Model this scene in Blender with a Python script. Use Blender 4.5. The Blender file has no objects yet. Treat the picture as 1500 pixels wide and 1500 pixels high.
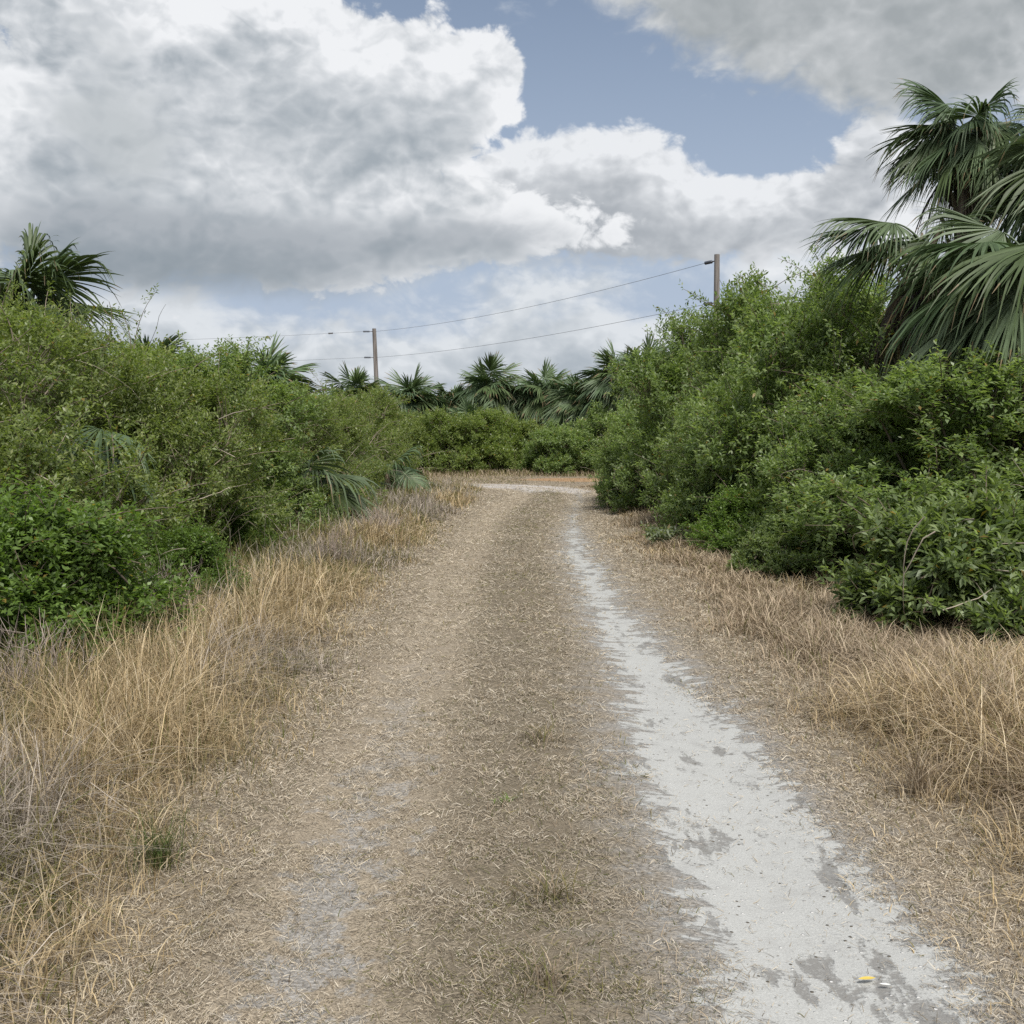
import bpy, math, random
import numpy as np
from mathutils import Vector

R = math.radians
sc = bpy.context.scene
COL = sc.collection
rng = np.random.default_rng(7)

# ------------------------------------------------------------------ camera
EYE = 1.6
F = 1608.0                       # focal length in pixels of the 1500 px photograph
HORIZON = 635.0
cam_d = bpy.data.cameras.new('camera')
cam = bpy.data.objects.new('camera', cam_d)
COL.objects.link(cam)
cam.location = (0, 0, EYE)
cam.rotation_euler = (R(90) - math.atan((750 - HORIZON) / F), 0, 0)
cam_d.sensor_width = 36
cam_d.lens = 36 * F / 1500
cam_d.clip_start = 0.05
cam_d.clip_end = 3000
sc.camera = cam

# ------------------------------------------------------------------ render / exposure
sc.view_settings.view_transform = 'Standard'
sc.view_settings.look = 'None'
sc.view_settings.exposure = 0.0
sc.view_settings.gamma = 1.0
sc.render.engine = 'CYCLES'
sc.cycles.max_bounces = 8
sc.cycles.diffuse_bounces = 4
sc.cycles.glossy_bounces = 2
sc.cycles.transmission_bounces = 4
sc.cycles.caustics_reflective = False
sc.cycles.caustics_refractive = False
sc.cycles.use_denoising = False

SKY_STRENGTH = 0.085
SUN_EL, SUN_AZ = R(55), R(163)     # azimuth measured from +Y (view direction) towards +X


# ------------------------------------------------------------------ node helper
class NT:
    def __init__(self, tree):
        self.t = tree
        tree.nodes.clear()

    def n(self, kind, **kw):
        nd = self.t.nodes.new(kind)
        for k, v in kw.items():
            setattr(nd, k, v)
        return nd

    def set(self, sock, v):
        if v is None:
            return
        if isinstance(v, bpy.types.NodeSocket):
            self.t.links.new(v, sock)
        else:
            if sock.type == 'RGBA' and not isinstance(v, (int, float)) and len(v) == 3:
                v = (*v, 1)
            sock.default_value = v

    def m(self, op, a, b=None, c=None, clamp=False):
        nd = self.n('ShaderNodeMath', operation=op, use_clamp=clamp)
        for i, v in enumerate((a, b, c)):
            if v is not None:
                self.set(nd.inputs[i], v)
        return nd.outputs[0]

    def v(self, op, a, b=None, c=None):
        nd = self.n('ShaderNodeVectorMath', operation=op)
        for i, v in enumerate((a, b, c)):
            if v is not None:
                self.set(nd.inputs[i], v)
        return nd.outputs['Value'] if op in ('DOT_PRODUCT', 'LENGTH', 'DISTANCE') else nd.outputs[0]

    def xyz(self, x, y, z):
        nd = self.n('ShaderNodeCombineXYZ')
        for i, v in enumerate((x, y, z)):
            self.set(nd.inputs[i], v)
        return nd.outputs[0]

    def sep(self, v):
        nd = self.n('ShaderNodeSeparateXYZ')
        self.set(nd.inputs[0], v)
        return nd.outputs

    def noise(self, vec, scale, detail=4, rough=0.5, dist=0.0, out='Fac', lac=2.0, dim='3D'):
        nd = self.n('ShaderNodeTexNoise', noise_dimensions=dim)
        self.set(nd.inputs['Vector'], vec)
        nd.inputs['Scale'].default_value = scale
        nd.inputs['Detail'].default_value = detail
        nd.inputs['Roughness'].default_value = rough
        nd.inputs['Distortion'].default_value = dist
        nd.inputs['Lacunarity'].default_value = lac
        return nd.outputs[out]

    def step(self, v, a, b, lo=0.0, hi=1.0, smooth=True):
        nd = self.n('ShaderNodeMapRange')
        nd.interpolation_type = 'SMOOTHSTEP' if smooth else 'LINEAR'
        for i, q in enumerate((v, a, b, lo, hi)):
            self.set(nd.inputs[i], q)
        return nd.outputs[0]

    def mix(self, f, a, b):
        nd = self.n('ShaderNodeMix', data_type='RGBA')
        self.set(nd.inputs[0], f)
        self.set(nd.inputs[6], a)
        self.set(nd.inputs[7], b)
        return nd.outputs[2]


# ------------------------------------------------------------------ world: sky and clouds
world = bpy.data.worlds.new('World')
sc.world = world
world.use_nodes = True


def ang(px, py):
    """direction (azimuth, elevation in tens of degrees) of a point of the sky"""
    az = math.atan((px - 750) / F)
    el = math.atan((HORIZON - py) / F * math.cos(az))
    return math.degrees(az) / 10, math.degrees(el) / 10


def build_sky():
    w = NT(world.node_tree)
    d = w.n('ShaderNodeTexCoord').outputs['Generated']
    dx, dy, dz = w.sep(d)
    az = w.m('MULTIPLY', w.m('ARCTAN2', dx, dy), 5.72958)
    el = w.m('MULTIPLY', w.m('ARCSINE', dz), 5.72958)
    P = w.xyz(az, el, 0.0)
    taps = [(0, 0, 9), (0.04, 0.075, 6), (0.10, 0.20, 4)]

    def field(q, detail, off):
        q = w.v('MULTIPLY_ADD', q, (1.0, 1.45, 1.0), (off, off * 0.7, 0))
        a = w.noise(q, 1.3, detail, 0.55, 0.15, dim='2D')
        b = w.noise(q, 3.1, max(2, detail - 3), 0.55, 0.3, dim='2D')
        c = w.noise(q, 6.5, max(1, detail - 4), 0.5, 0.2, dim='2D')
        bil = w.m('ABSOLUTE', w.m('SUBTRACT', b, 0.5))
        bil2 = w.m('ABSOLUTE', w.m('SUBTRACT', c, 0.5))
        s = w.m('MULTIPLY_ADD', bil, 1.3, w.m('MULTIPLY', w.m('SUBTRACT', a, 0.5), 1.5))
        return w.m('ADD', w.m('MULTIPLY', bil2, 0.55), w.m('SUBTRACT', s, 0.17))

    Q = [P if not ox else w.v('ADD', P, (ox, oy, 0)) for ox, oy, _ in taps]
    N = [field(Q[k], taps[k][2], 3.7) for k in range(3)]
    relief = w.m('MULTIPLY_ADD', w.m('SUBTRACT', N[1], N[2]), 0.85, w.m('SUBTRACT', N[0], N[1]))

    def blobs(q, lst):
        acc = None
        for px, py, rx, ry, a in lst:
            ca, ce = ang(px, py)
            sx, sy = F / 57.2958 * 10 / rx, F / 57.2958 * 10 / ry
            z = w.v('MULTIPLY_ADD', q, (sx, sy, 0), (-ca * sx, -ce * sy, 0))
            g = w.m('POWER', 0.36788, w.v('DOT_PRODUCT', z, z))
            acc = w.m('MULTIPLY', g, a) if acc is None else w.m('MULTIPLY_ADD', g, a, acc)
        return acc

    # clouds from the far ones to the near ones:  (blobs, bias, noise amount, softness, optical depth, dark, bright)
    layers = [
        # low far banks
        ([(750, 600, 1300, 90, 0.75), (230, 470, 180, 55, 0.55), (620, 520, 200, 40, 0.5), (800, 430, 190, 50, 0.6), (900, 510, 160, 40, 0.5),
          (1130, 400, 90, 60, 0.5), (1390, 330, 220, 90, 0.7), (1010, 440, 80, 26, -0.3), (430, 440, 90, 24, -0.35)],
         -0.06, 0.8, 0.62, 0.8, (0.43, 0.48, 0.53), (0.74, 0.775, 0.81)),
        # middle cumulus right of the big one
        ([(880, 250, 130, 62, 1.0), (1000, 330, 270, 62, 0.95), (1290, 225, 75, 42, 0.8), (1210, 310, 170, 55, 0.7), (760, 300, 160, 60, 0.6),
          (1060, 235, 45, 40, -0.35)],
         -0.36, 0.85, 0.26, 1.0, (0.40, 0.43, 0.465), (0.84, 0.86, 0.885)),
        # the big cumulus
        ([(440, 130, 190, 120, 1.15), (600, 150, 130, 75, 0.9), (725, 120, 52, 48, 0.85), (690, 180, 60, 40, 0.4), (380, 330, 330, 75, 1.0), (120, 120, 240, 180, 0.95),
          (640, 340, 280, 60, 0.8), (60, 260, 200, 110, 0.6), (330, -15, 60, 26, -0.9), (700, 215, 60, 26, -0.2)],
         -0.40, 0.85, 0.20, 0.55, (0.37, 0.415, 0.455), (0.89, 0.905, 0.925)),
        # shaded hollow in its left half
        ([(215, 215, 95, 110, 1.0), (20, 150, 120, 60, 0.7), (140, 60, 110, 40, 0.5), (330, 190, 60, 40, -0.3)],
         -0.36, 0.75, 0.75, 0.6, (0.38, 0.42, 0.45), (0.54, 0.575, 0.60)),
        # soft dark base below it
        ([(380, 378, 360, 72, 1.15), (130, 350, 200, 70, 0.8), (700, 350, 210, 36, 0.75), (600, 290, 160, 25, 0.35)],
         -0.42, 0.6, 0.95, 0.8, (0.275, 0.322, 0.365), (0.41, 0.445, 0.485)),
        # thin grey sheets lower down
        ([(840, 385, 240, 22, 0.9), (560, 470, 160, 20, 0.6), (1130, 345, 150, 20, 0.8), (250, 440, 160, 18, 0.5)],
         -0.45, 0.8, 0.8, 0.8, (0.40, 0.44, 0.48), (0.52, 0.555, 0.59)),
        # grey cloud overhead at the right
        ([(1330, -60, 360, 165, 1.5), (1010, -70, 150, 110, 1.0), (1440, 110, 190, 75, 0.7)],
         -0.48, 0.65, 0.5, 0.9, (0.365, 0.395, 0.41), (0.80, 0.815, 0.83)),
    ]
    sky = w.n('ShaderNodeTexSky', sky_type='NISHITA')
    sky.sun_disc = False
    sky.sun_elevation = SUN_EL
    sky.sun_rotation = SUN_AZ
    sky.air_density = 1.0
    sky.dust_density = 1.2
    sky.ozone_density = 1.6
    # the blue is veiled by thin haze, more so towards the horizon
    skyc = w.v('MULTIPLY', sky.outputs[0], (SKY_STRENGTH, SKY_STRENGTH, SKY_STRENGTH))
    col = w.mix(w.step(el, 2.6, 0.1, 0.28, 0.97), skyc, (0.46, 0.54, 0.67))
    # the part of the dome the picture does not show is broken cloud too
    out = w.step(w.v('LENGTH', w.v('MULTIPLY', P, (1.0, 1.3, 0))), 3.0, 4.2)
    for lst, bias, na, soft, od, dark, bright in layers:
        dd = []
        for k in range(3):
            b = w.m('MULTIPLY_ADD', N[k], na, w.m('ADD', blobs(Q[k], lst), bias))
            if lst is layers[2][0]:
                b = w.m('MULTIPLY_ADD', out, 0.5, b)
            dd.append(b)
        alpha = w.step(dd[0], 0.0, soft)
        tau = w.m('ADD', w.m('MULTIPLY', w.m('MAXIMUM', dd[1], 0.0), 0.7), w.m('MULTIPLY', w.m('MAXIMUM', dd[2], 0.0), 1.1))
        light = w.m('POWER', 0.36788, w.m('MULTIPLY', tau, od))
        light = w.step(light, 0.12, 0.80, 0, 1, False)
        light = w.m('MULTIPLY_ADD', w.m('MULTIPLY', relief, w.m('MULTIPLY_ADD', light, 0.70, 0.16)), 1.6, light, clamp=True)
        col = w.mix(w.m('MULTIPLY', alpha, 0.97), col, w.mix(light, dark, bright))
    bg = w.n('ShaderNodeBackground')
    w.set(bg.inputs[0], col)
    bg.inputs[1].default_value = 1.0
    o = w.n('ShaderNodeOutputWorld')
    w.set(o.inputs[0], bg.outputs[0])


build_sky()
world.cycles.sampling_method = 'MANUAL'
world.cycles.sample_map_resolution = 512

sun_d = bpy.data.lights.new('sun', 'SUN')
sun_d.energy = 4.6
sun_d.angle = R(18)
sun_d.color = (1.0, 0.965, 0.90)
sun = bpy.data.objects.new('sun', sun_d)
COL.objects.link(sun)
sd = Vector((math.cos(SUN_EL) * math.sin(SUN_AZ), math.cos(SUN_EL) * math.cos(SUN_AZ), math.sin(SUN_EL)))
sun.rotation_euler = sd.to_track_quat('Z', 'Y').to_euler()


# ------------------------------------------------------------------ object helpers
def new_mesh(name, verts, faces, mat, col=None, smooth=False):
    """verts (n,3); faces (m,4) or (m,3) arrays, col (m,3) one colour per face"""
    me = bpy.data.meshes.new(name)
    verts = np.ascontiguousarray(verts, dtype=np.float32)
    faces = np.ascontiguousarray(faces, dtype=np.int32)
    k = faces.shape[1]
    me.vertices.add(len(verts))
    me.vertices.foreach_set('co', verts.ravel())
    me.loops.add(faces.size)
    me.loops.foreach_set('vertex_index', faces.ravel())
    me.polygons.add(len(faces))
    me.polygons.foreach_set('loop_start', np.arange(len(faces), dtype=np.int32) * k)
    me.polygons.foreach_set('loop_total', np.full(len(faces), k, dtype=np.int32))
    if smooth:
        me.polygons.foreach_set('use_smooth', np.ones(len(faces), dtype=bool))
    me.update(calc_edges=True)
    if col is not None:
        a = me.attributes.new('Col', 'FLOAT_COLOR', 'FACE')
        c = np.ones((len(faces), 4), dtype=np.float32)
        c[:, :3] = col
        a.data.foreach_set('color', c.ravel())
    me.materials.append(mat)
    return me


def link(name, me, parent=None, label=None, cat=None, group=None, kind=None):
    o = bpy.data.objects.new(name, me)
    COL.objects.link(o)
    if parent is not None:
        o.parent = parent
    tag(o, label, cat, group, kind)
    return o


def tag(o, label=None, cat=None, group=None, kind=None):
    for k, v in (('label', label), ('category', cat), ('group', group), ('kind', kind)):
        if v:
            o[k] = v
    return o


def thing(name, loc, label, cat, group=None, rz=0.0):
    o = bpy.data.objects.new(name, None)
    COL.objects.link(o)
    o.empty_display_size = 0.2
    o.location = loc
    o.rotation_euler = (0, 0, rz)
    return tag(o, label, cat, group)


def nrm(v):
    return v / np.maximum(np.linalg.norm(v, axis=-1, keepdims=True), 1e-9)


class Geo:
    """collects quads with one colour per face"""
    def __init__(self):
        self.v, self.f, self.c, self.n = [], [], [], 0

    def add(self, v, f, c):
        self.v.append(np.asarray(v, dtype=np.float32))
        self.f.append(np.asarray(f, dtype=np.int64) + self.n)
        self.c.append(np.broadcast_to(np.asarray(c, dtype=np.float32), (len(f), 3)))
        self.n += len(v)

    def tube(self, pts, rad, c, sides=5):
        pts = np.asarray(pts, float)
        k = len(pts)
        rad = np.broadcast_to(np.asarray(rad, float), (k,))
        tan = nrm(np.gradient(pts, axis=0))
        ref = np.array([0.31, 0.17, 0.93]) if abs(tan[0, 2]) < 0.8 else np.array([1.0, 0.2, 0.1])
        a = nrm(np.cross(tan, ref))
        b = np.cross(tan, a)
        th = np.arange(sides) * 2 * math.pi / sides
        ring = pts[:, None] + rad[:, None, None] * (np.cos(th)[None, :, None] * a[:, None] + np.sin(th)[None, :, None] * b[:, None])
        v = ring.reshape(-1, 3)
        i = np.arange(k - 1)[:, None] * sides
        j = np.arange(sides)[None]
        j2 = (j + 1) % sides
        f = np.stack([i + j, i + j2, i + sides + j2, i + sides + j], -1).reshape(-1, 4)
        self.add(v, f, c)

    def mesh(self, name, mat, smooth=False):
        return new_mesh(name, np.concatenate(self.v), np.concatenate(self.f), mat, np.concatenate(self.c), smooth)


# value noise for scattering
def _hash(ix, iy, s):
    h = np.sin(ix * 127.1 + iy * 311.7 + s * 74.7) * 43758.5453
    return h - np.floor(h)


def vnoise(x, y, s=0):
    ix, iy = np.floor(x), np.floor(y)
    fx, fy = x - ix, y - iy
    fx, fy = fx * fx * (3 - 2 * fx), fy * fy * (3 - 2 * fy)
    a, b = _hash(ix, iy, s), _hash(ix + 1, iy, s)
    c, d = _hash(ix, iy + 1, s), _hash(ix + 1, iy + 1, s)
    return (a * (1 - fx) + b * fx) * (1 - fy) + (c * (1 - fx) + d * fx) * fy


def fbm(x, y, s=0, o=4):
    t, a, n = 0, 0.5, 0
    for k in range(o):
        t = t + a * vnoise(x * 2 ** k, y * 2 ** k, s + k)
        n += a
        a *= 0.5
    return t / n


def sstep(x, a, b):
    t = np.clip((x - a) / (b - a), 0, 1)
    return t * t * (3 - 2 * t)


# ------------------------------------------------------------------ materials
def leaf_material(name, trans=0.25, rough=0.5, spec=0.35, tint=(1.15, 1.25, 0.55)):
    mt = bpy.data.materials.new(name)
    mt.use_nodes = True
    w = NT(mt.node_tree)
    c = w.n('ShaderNodeAttribute', attribute_name='Col').outputs['Color']
    g = w.n('ShaderNodeTexCoord').outputs['Object']
    oi = w.n('ShaderNodeObjectInfo').outputs['Random']
    mott = w.m('MULTIPLY_ADD', w.noise(g, 9.0, 3, 0.6), 0.7, 0.65)
    mott = w.m('MULTIPLY', mott, w.m('MULTIPLY_ADD', oi, 0.24, 0.88))
    c = w.v('SCALE', c)
    w.t.nodes[-1].operation = 'SCALE'
    sn = w.t.nodes[-1]
    w.set(sn.inputs[3], mott)
    c = sn.outputs[0]
    b = w.n('ShaderNodeBsdfPrincipled')
    w.set(b.inputs['Base Color'], c)
    b.inputs['Roughness'].default_value = rough
    b.inputs['Specular IOR Level'].default_value = spec
    t = w.n('ShaderNodeBsdfTranslucent')
    w.set(t.inputs[0], w.v('MULTIPLY', c, tint))
    mx = w.n('ShaderNodeMixShader')
    mx.inputs[0].default_value = trans
    w.set(mx.inputs[1], b.outputs[0])
    w.set(mx.inputs[2], t.outputs[0])
    o = w.n('ShaderNodeOutputMaterial')
    w.set(o.inputs[0], mx.outputs[0])
    return mt


def wood_material(name, a, b, scale=(14, 14, 1.2), rough=0.9):
    mt = bpy.data.materials.new(name)
    mt.use_nodes = True
    w = NT(mt.node_tree)
    g = w.n('ShaderNodeTexCoord').outputs['Object']
    q = w.v('MULTIPLY', g, scale)
    n = w.noise(q, 1.0, 5, 0.65)
    bs = w.n('ShaderNodeBsdfPrincipled')
    w.set(bs.inputs['Base Color'], w.mix(w.step(n, 0.3, 0.7), a, b))
    bs.inputs['Roughness'].default_value = rough
    bp = w.n('ShaderNodeBump')
    bp.inputs['Strength'].default_value = 0.5
    w.set(bp.inputs['Height'], n)
    w.set(bs.inputs['Normal'], bp.outputs[0])
    o = w.n('ShaderNodeOutputMaterial')
    w.set(o.inputs[0], bs.outputs[0])
    return mt


def plain_material(name, c, rough=0.6, metal=0.0):
    mt = bpy.data.materials.new(name)
    mt.use_nodes = True
    w = NT(mt.node_tree)
    g = w.n('ShaderNodeTexCoord').outputs['Object']
    n = w.noise(g, 6.0, 4, 0.6)
    bs = w.n('ShaderNodeBsdfPrincipled')
    w.set(bs.inputs['Base Color'], w.mix(n, tuple(x * 0.75 for x in c), tuple(x * 1.2 for x in c)))
    bs.inputs['Roughness'].default_value = rough
    bs.inputs['Metallic'].default_value = metal
    o = w.n('ShaderNodeOutputMaterial')
    w.set(o.inputs[0], bs.outputs[0])
    return mt


M_LEAF = leaf_material('shrub_leaves', 0.48, 0.42, 0.5)
M_PALM = leaf_material('palm_fronds', 0.20, 0.5, 0.35, (1.1, 1.2, 0.6))
M_STRAW = leaf_material('dry_grass_blades', 0.25, 0.75, 0.15, (1.05, 1.0, 0.85))
M_BARK = leaf_material('twig_bark', 0.0, 0.9, 0.1)
M_POLE = wood_material('weathered_pole_wood', (0.12, 0.105, 0.095), (0.25, 0.225, 0.205), (9, 9, 0.6))
M_METAL = plain_material('galvanised_steel', (0.18, 0.18, 0.19), 0.5, 0.6)
M_WIRE = plain_material('aluminium_wire', (0.16, 0.17, 0.18), 0.5, 0.3)
M_INSUL = plain_material('grey_porcelain', (0.10, 0.11, 0.13), 0.25)


# ------------------------------------------------------------------ the track's centre line
CTRL = np.array([(0.14, -6), (0.14, 0), (0.12, 6), (0.10, 12), (0.20, 18), (0.50, 23), (0.88, 27), (0.95, 29.6),
                 (0.55, 31.8), (-0.6, 33.1), (-2.4, 33.7), (-6, 34.0), (-14, 34.3), (-30, 34.6)], float)


def catmull(P, per=12):
    out = []
    Q = np.vstack([2 * P[0] - P[1], P, 2 * P[-1] - P[-2]])
    for i in range(1, len(Q) - 2):
        p0, p1, p2, p3 = Q[i - 1], Q[i], Q[i + 1], Q[i + 2]
        for t in np.arange(per) / per:
            out.append(0.5 * (2 * p1 + (p2 - p0) * t + (2 * p0 - 5 * p1 + 4 * p2 - p3) * t ** 2 + (3 * p1 - p0 - 3 * p2 + p3) * t ** 3))
    out.append(P[-1])
    return np.array(out)


def resample(P, step):
    s = np.r_[0, np.cumsum(np.linalg.norm(np.diff(P, axis=0), axis=1))]
    q = np.arange(0, s[-1], step)
    return np.c_[np.interp(q, s, P[:, 0]), np.interp(q, s, P[:, 1])], q


CL, CS = resample(catmull(CTRL), 0.12)
CT = nrm(np.gradient(CL, axis=0))
CN = np.c_[CT[:, 1], -CT[:, 0]]          # to the right of the direction of travel
CS = CS - np.interp(0.0, CL[:200, 1], CS[:200])    # along = 0 below the camera
TRACK_W = 2.0


def lateral(x, y):
    """signed distance to the centre line and distance along it"""
    x, y = np.atleast_1d(x).astype(float), np.atleast_1d(y).astype(float)
    lat, al = np.empty_like(x), np.empty_like(x)
    C = CL[::4]; N = CN[::4]; S = CS[::4]; T = CT[::4]
    for a in range(0, len(x), 20000):
        X, Y = x[a:a + 20000], y[a:a + 20000]
        d2 = (X[:, None] - C[None, :, 0]) ** 2 + (Y[:, None] - C[None, :, 1]) ** 2
        i = d2.argmin(1)
        ex, ey = X - C[i, 0], Y - C[i, 1]
        l = ex * N[i, 0] + ey * N[i, 1]
        lat[a:a + 20000] = np.where(np.abs(l) < 0.02, l, np.sign(l) * np.sqrt(d2[np.arange(len(i)), i]))
        al[a:a + 20000] = S[i] + ex * T[i, 0] + ey * T[i, 1]
    return lat, al


def ground_z(x, y):
    return 0.05 * (fbm(x * 0.35, y * 0.35, 3) - 0.5) + 0.03 * (fbm(x * 1.3, y * 1.3, 5, 3) - 0.5)


def profile(lat, al):
    a = np.abs(lat)
    ruts = -0.035 * np.exp(-((a - 0.78) / 0.28) ** 2)
    hump = 0.02 * np.exp(-(lat / 0.35) ** 2)
    return ruts + hump


def surface_z(x, y):
    lat, al = lateral(x, y)
    g = ground_z(np.atleast_1d(x), np.atleast_1d(y))
    k = sstep(np.abs(lat), 1.3, TRACK_W)
    return g * (0.35 + 0.65 * k) + (1 - k) * profile(lat, al) + 0.006


# ------------------------------------------------------------------ soil material (track and ground)
def soil_material(name, track):
    mt = bpy.data.materials.new(name)
    mt.use_nodes = True
    w = NT(mt.node_tree)
    g = w.n('ShaderNodeTexCoord').outputs['Object']
    nb = w.noise(g, 0.9, 5, 0.6)
    nm = w.noise(g, 7.0, 5, 0.65)
    nf = w.noise(w.v('MULTIPLY', g, (1, 1.6, 1)), 48.0, 4, 0.7)
    ng = w.noise(g, 190.0, 2, 0.7)
    ns = w.noise(w.v('MULTIPLY', g, (1, 1.4, 1)), 105.0, 3, 0.75)
    thatch = w.mix(w.step(nf, 0.28, 0.72), (0.10, 0.083, 0.060), (0.47, 0.395, 0.29))
    thatch = w.mix(w.step(ns, 0.52, 0.40, 0.0, 0.75), thatch, (0.07, 0.056, 0.042))
    thatch = w.mix(w.step(nm, 0.30, 0.75, 0.0, 0.6), thatch, (0.16, 0.132, 0.095))
    thatch = w.mix(w.step(nb, 0.35, 0.7, 0.0, 0.45), thatch, (0.25, 0.20, 0.145))
    grey = w.mix(w.step(nf, 0.3, 0.7), (0.17, 0.162, 0.15), (0.43, 0.418, 0.40))
    rough_h = w.m('MULTIPLY_ADD', nf, 0.012, w.m('MULTIPLY', ng, 0.004))
    if track:
        uv = w.n('ShaderNodeUVMap', uv_map='track').outputs[0]
        u, v, _ = w.sep(uv)
        wob = w.m('MULTIPLY_ADD', w.noise(g, 0.55, 2, 0.5), 0.34, -0.17)
        # bare pale sand of the right wheel rut
        c = w.m('ABSOLUTE', w.m('ADD', w.m('SUBTRACT', u, 0.80), wob))
        ramp = w.n('ShaderNodeFloatCurve')
        cv = ramp.mapping.curves[0]
        cv.points[0].location = (0.0, 0.39)
        cv.points[1].location = (1.0, 0.0)
        for x, y in ((0.09, 0.39), (0.16, 0.33), (0.22, 0.25), (0.32, 0.20), (0.47, 0.15), (0.56, 0.08), (0.63, -0.05)):
            cv.points.new(x, y)
        ramp.mapping.update()
        w.set(ramp.inputs['Value'], w.m('DIVIDE', v, 34.0, clamp=True))
        edge = w.noise(w.v('MULTIPLY', g, (0.85, 1.35, 1)), 6.5, 7, 0.72)
        d1 = w.m('SUBTRACT', ramp.outputs[0], c)
        strk = w.noise(w.v('MULTIPLY', g, (0.8, 2.0, 1)), 3.2, 5, 0.7)
        d1 = w.m('MULTIPLY_ADD', w.m('MULTIPLY', w.m('SUBTRACT', strk, 0.53), w.step(v, 3.0, 12.0, 0.45, 1.0)), 0.95, d1)
        sandm = w.step(w.m('MULTIPLY_ADD', w.m('SUBTRACT', edge, 0.5), 0.95, d1), -0.05, 0.07)
        # thin sand film around it
        film = w.step(w.m('MULTIPLY_ADD', w.m('SUBTRACT', nm, 0.5), 0.8, d1), -0.42, 0.14)
        # left wheel rut: worn thatch with grey sand showing close by
        cl = w.m('ABSOLUTE', w.m('ADD', w.m('ADD', u, 0.76), wob))
        rutl = w.step(w.m('MULTIPLY_ADD', w.m('SUBTRACT', edge, 0.5), 0.5, cl), 0.42, 0.20)
        near = w.step(v, 9.5, 3.0)
        grl = w.m('MULTIPLY', w.step(w.m('MULTIPLY_ADD', w.m('SUBTRACT', nm, 0.5), 1.5, w.m('SUBTRACT', 0.17, cl)), -0.02, 0.16), w.m('MULTIPLY', near, 0.8))
        # the pale sand of the bend
        bend = w.m('MULTIPLY', w.step(v, 29.3, 30.3), w.step(v, 36.5, 33.5))
        bend = w.m('MULTIPLY', bend, w.step(w.m('MULTIPLY_ADD', w.m('SUBTRACT', edge, 0.5), 0.9, w.m('ABSOLUTE', w.m('SUBTRACT', u, 0.4))), 1.1, 0.75))
        col = w.mix(w.m('MULTIPLY', rutl, 0.6), thatch, w.mix(w.step(ns, 0.35, 0.6), thatch, (0.42, 0.355, 0.27)))
        col = w.mix(w.m('MULTIPLY', w.step(w.m('ABSOLUTE', w.m('ADD', u, 0.02)), 0.55, 0.2), 0.38), col, (0.115, 0.098, 0.068))
        col = w.mix(grl, col, grey)
        col = w.mix(w.m('MULTIPLY', film, 0.8), col, grey)
        # trodden hard patches inside the sand
        hard = w.noise(w.v('MULTIPLY', g, (2.2, 0.8, 1)), 2.2, 5, 0.62)
        hardm = w.m('MULTIPLY', w.step(w.m('MULTIPLY_ADD', w.m('SUBTRACT', nf, 0.5), 0.16, hard), 0.56, 0.625), 0.85)
        sand = w.mix(w.step(ng, 0.3, 0.75), (0.34, 0.34, 0.325), (0.455, 0.458, 0.44))
        sand = w.mix(w.step(nm, 0.45, 0.8, 0.0, 0.5), sand, (0.25, 0.245, 0.235))
        sand = w.mix(w.m('MULTIPLY', hardm, w.step(w.m('ADD', w.m('MULTIPLY', nf, 0.5), w.m('MULTIPLY', ng, 0.5)), 0.36, 0.52, 0.35, 1.0)), sand, w.mix(nf, (0.10, 0.096, 0.09), (0.235, 0.225, 0.21)))
        spk = w.n('ShaderNodeTexVoronoi')
        w.set(spk.inputs['Vector'], g)
        spk.inputs['Scale'].default_value = 42.0
        rnd = w.sep(spk.outputs['Color'])
        dot = w.m('MULTIPLY', w.step(spk.outputs['Distance'], 0.30, 0.16), w.step(rnd[0], 0.80, 0.84))
        sand = w.mix(dot, sand, w.mix(w.step(rnd[1], 0.35, 0.5), (0.10, 0.085, 0.065), (0.58, 0.57, 0.55)))
        col = w.mix(sandm, col, sand)
        col = w.mix(bend, col, (0.40, 0.372, 0.345))
        rough_h = w.m('MULTIPLY', rough_h, w.step(w.m('MAXIMUM', sandm, bend), 0.0, 1.0, 1.0, 0.32))
        rough_h = w.m('ADD', rough_h, w.m('MULTIPLY', w.m('SUBTRACT', dot, hardm), 0.005))
    else:
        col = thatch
        # bare orange soil where the track meets the cross path
        far = w.v('LENGTH', w.v('MULTIPLY', w.v('SUBTRACT', g, (4.2, 38.2, 0)), (0.24, 0.55, 0)))
        col = w.mix(w.step(w.m('MULTIPLY_ADD', w.m('SUBTRACT', nm, 0.5), 0.6, far), 1.05, 0.8, 0, 0.85), col, (0.33, 0.205, 0.11))
        # leaf litter under the scrub
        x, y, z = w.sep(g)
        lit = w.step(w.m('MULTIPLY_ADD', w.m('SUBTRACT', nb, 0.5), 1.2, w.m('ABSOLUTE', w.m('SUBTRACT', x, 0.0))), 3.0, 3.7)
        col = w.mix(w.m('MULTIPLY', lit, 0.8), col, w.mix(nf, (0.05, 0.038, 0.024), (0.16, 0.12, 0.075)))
    bs = w.n('ShaderNodeBsdfPrincipled')
    w.set(bs.inputs['Base Color'], col)
    bs.inputs['Roughness'].default_value = 0.95
    bs.inputs['Specular IOR Level'].default_value = 0.15
    bp = w.n('ShaderNodeBump')
    bp.inputs['Strength'].default_value = 0.9
    bp.inputs['Distance'].default_value = 1.0
    w.set(bp.inputs['Height'], rough_h)
    w.set(bs.inputs['Normal'], bp.outputs[0])
    o = w.n('ShaderNodeOutputMaterial')
    w.set(o.inputs[0], bs.outputs[0])
    return mt


M_TRACK = soil_material('sandy_track', True)
M_GROUND = soil_material('dry_ground', False)


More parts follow.
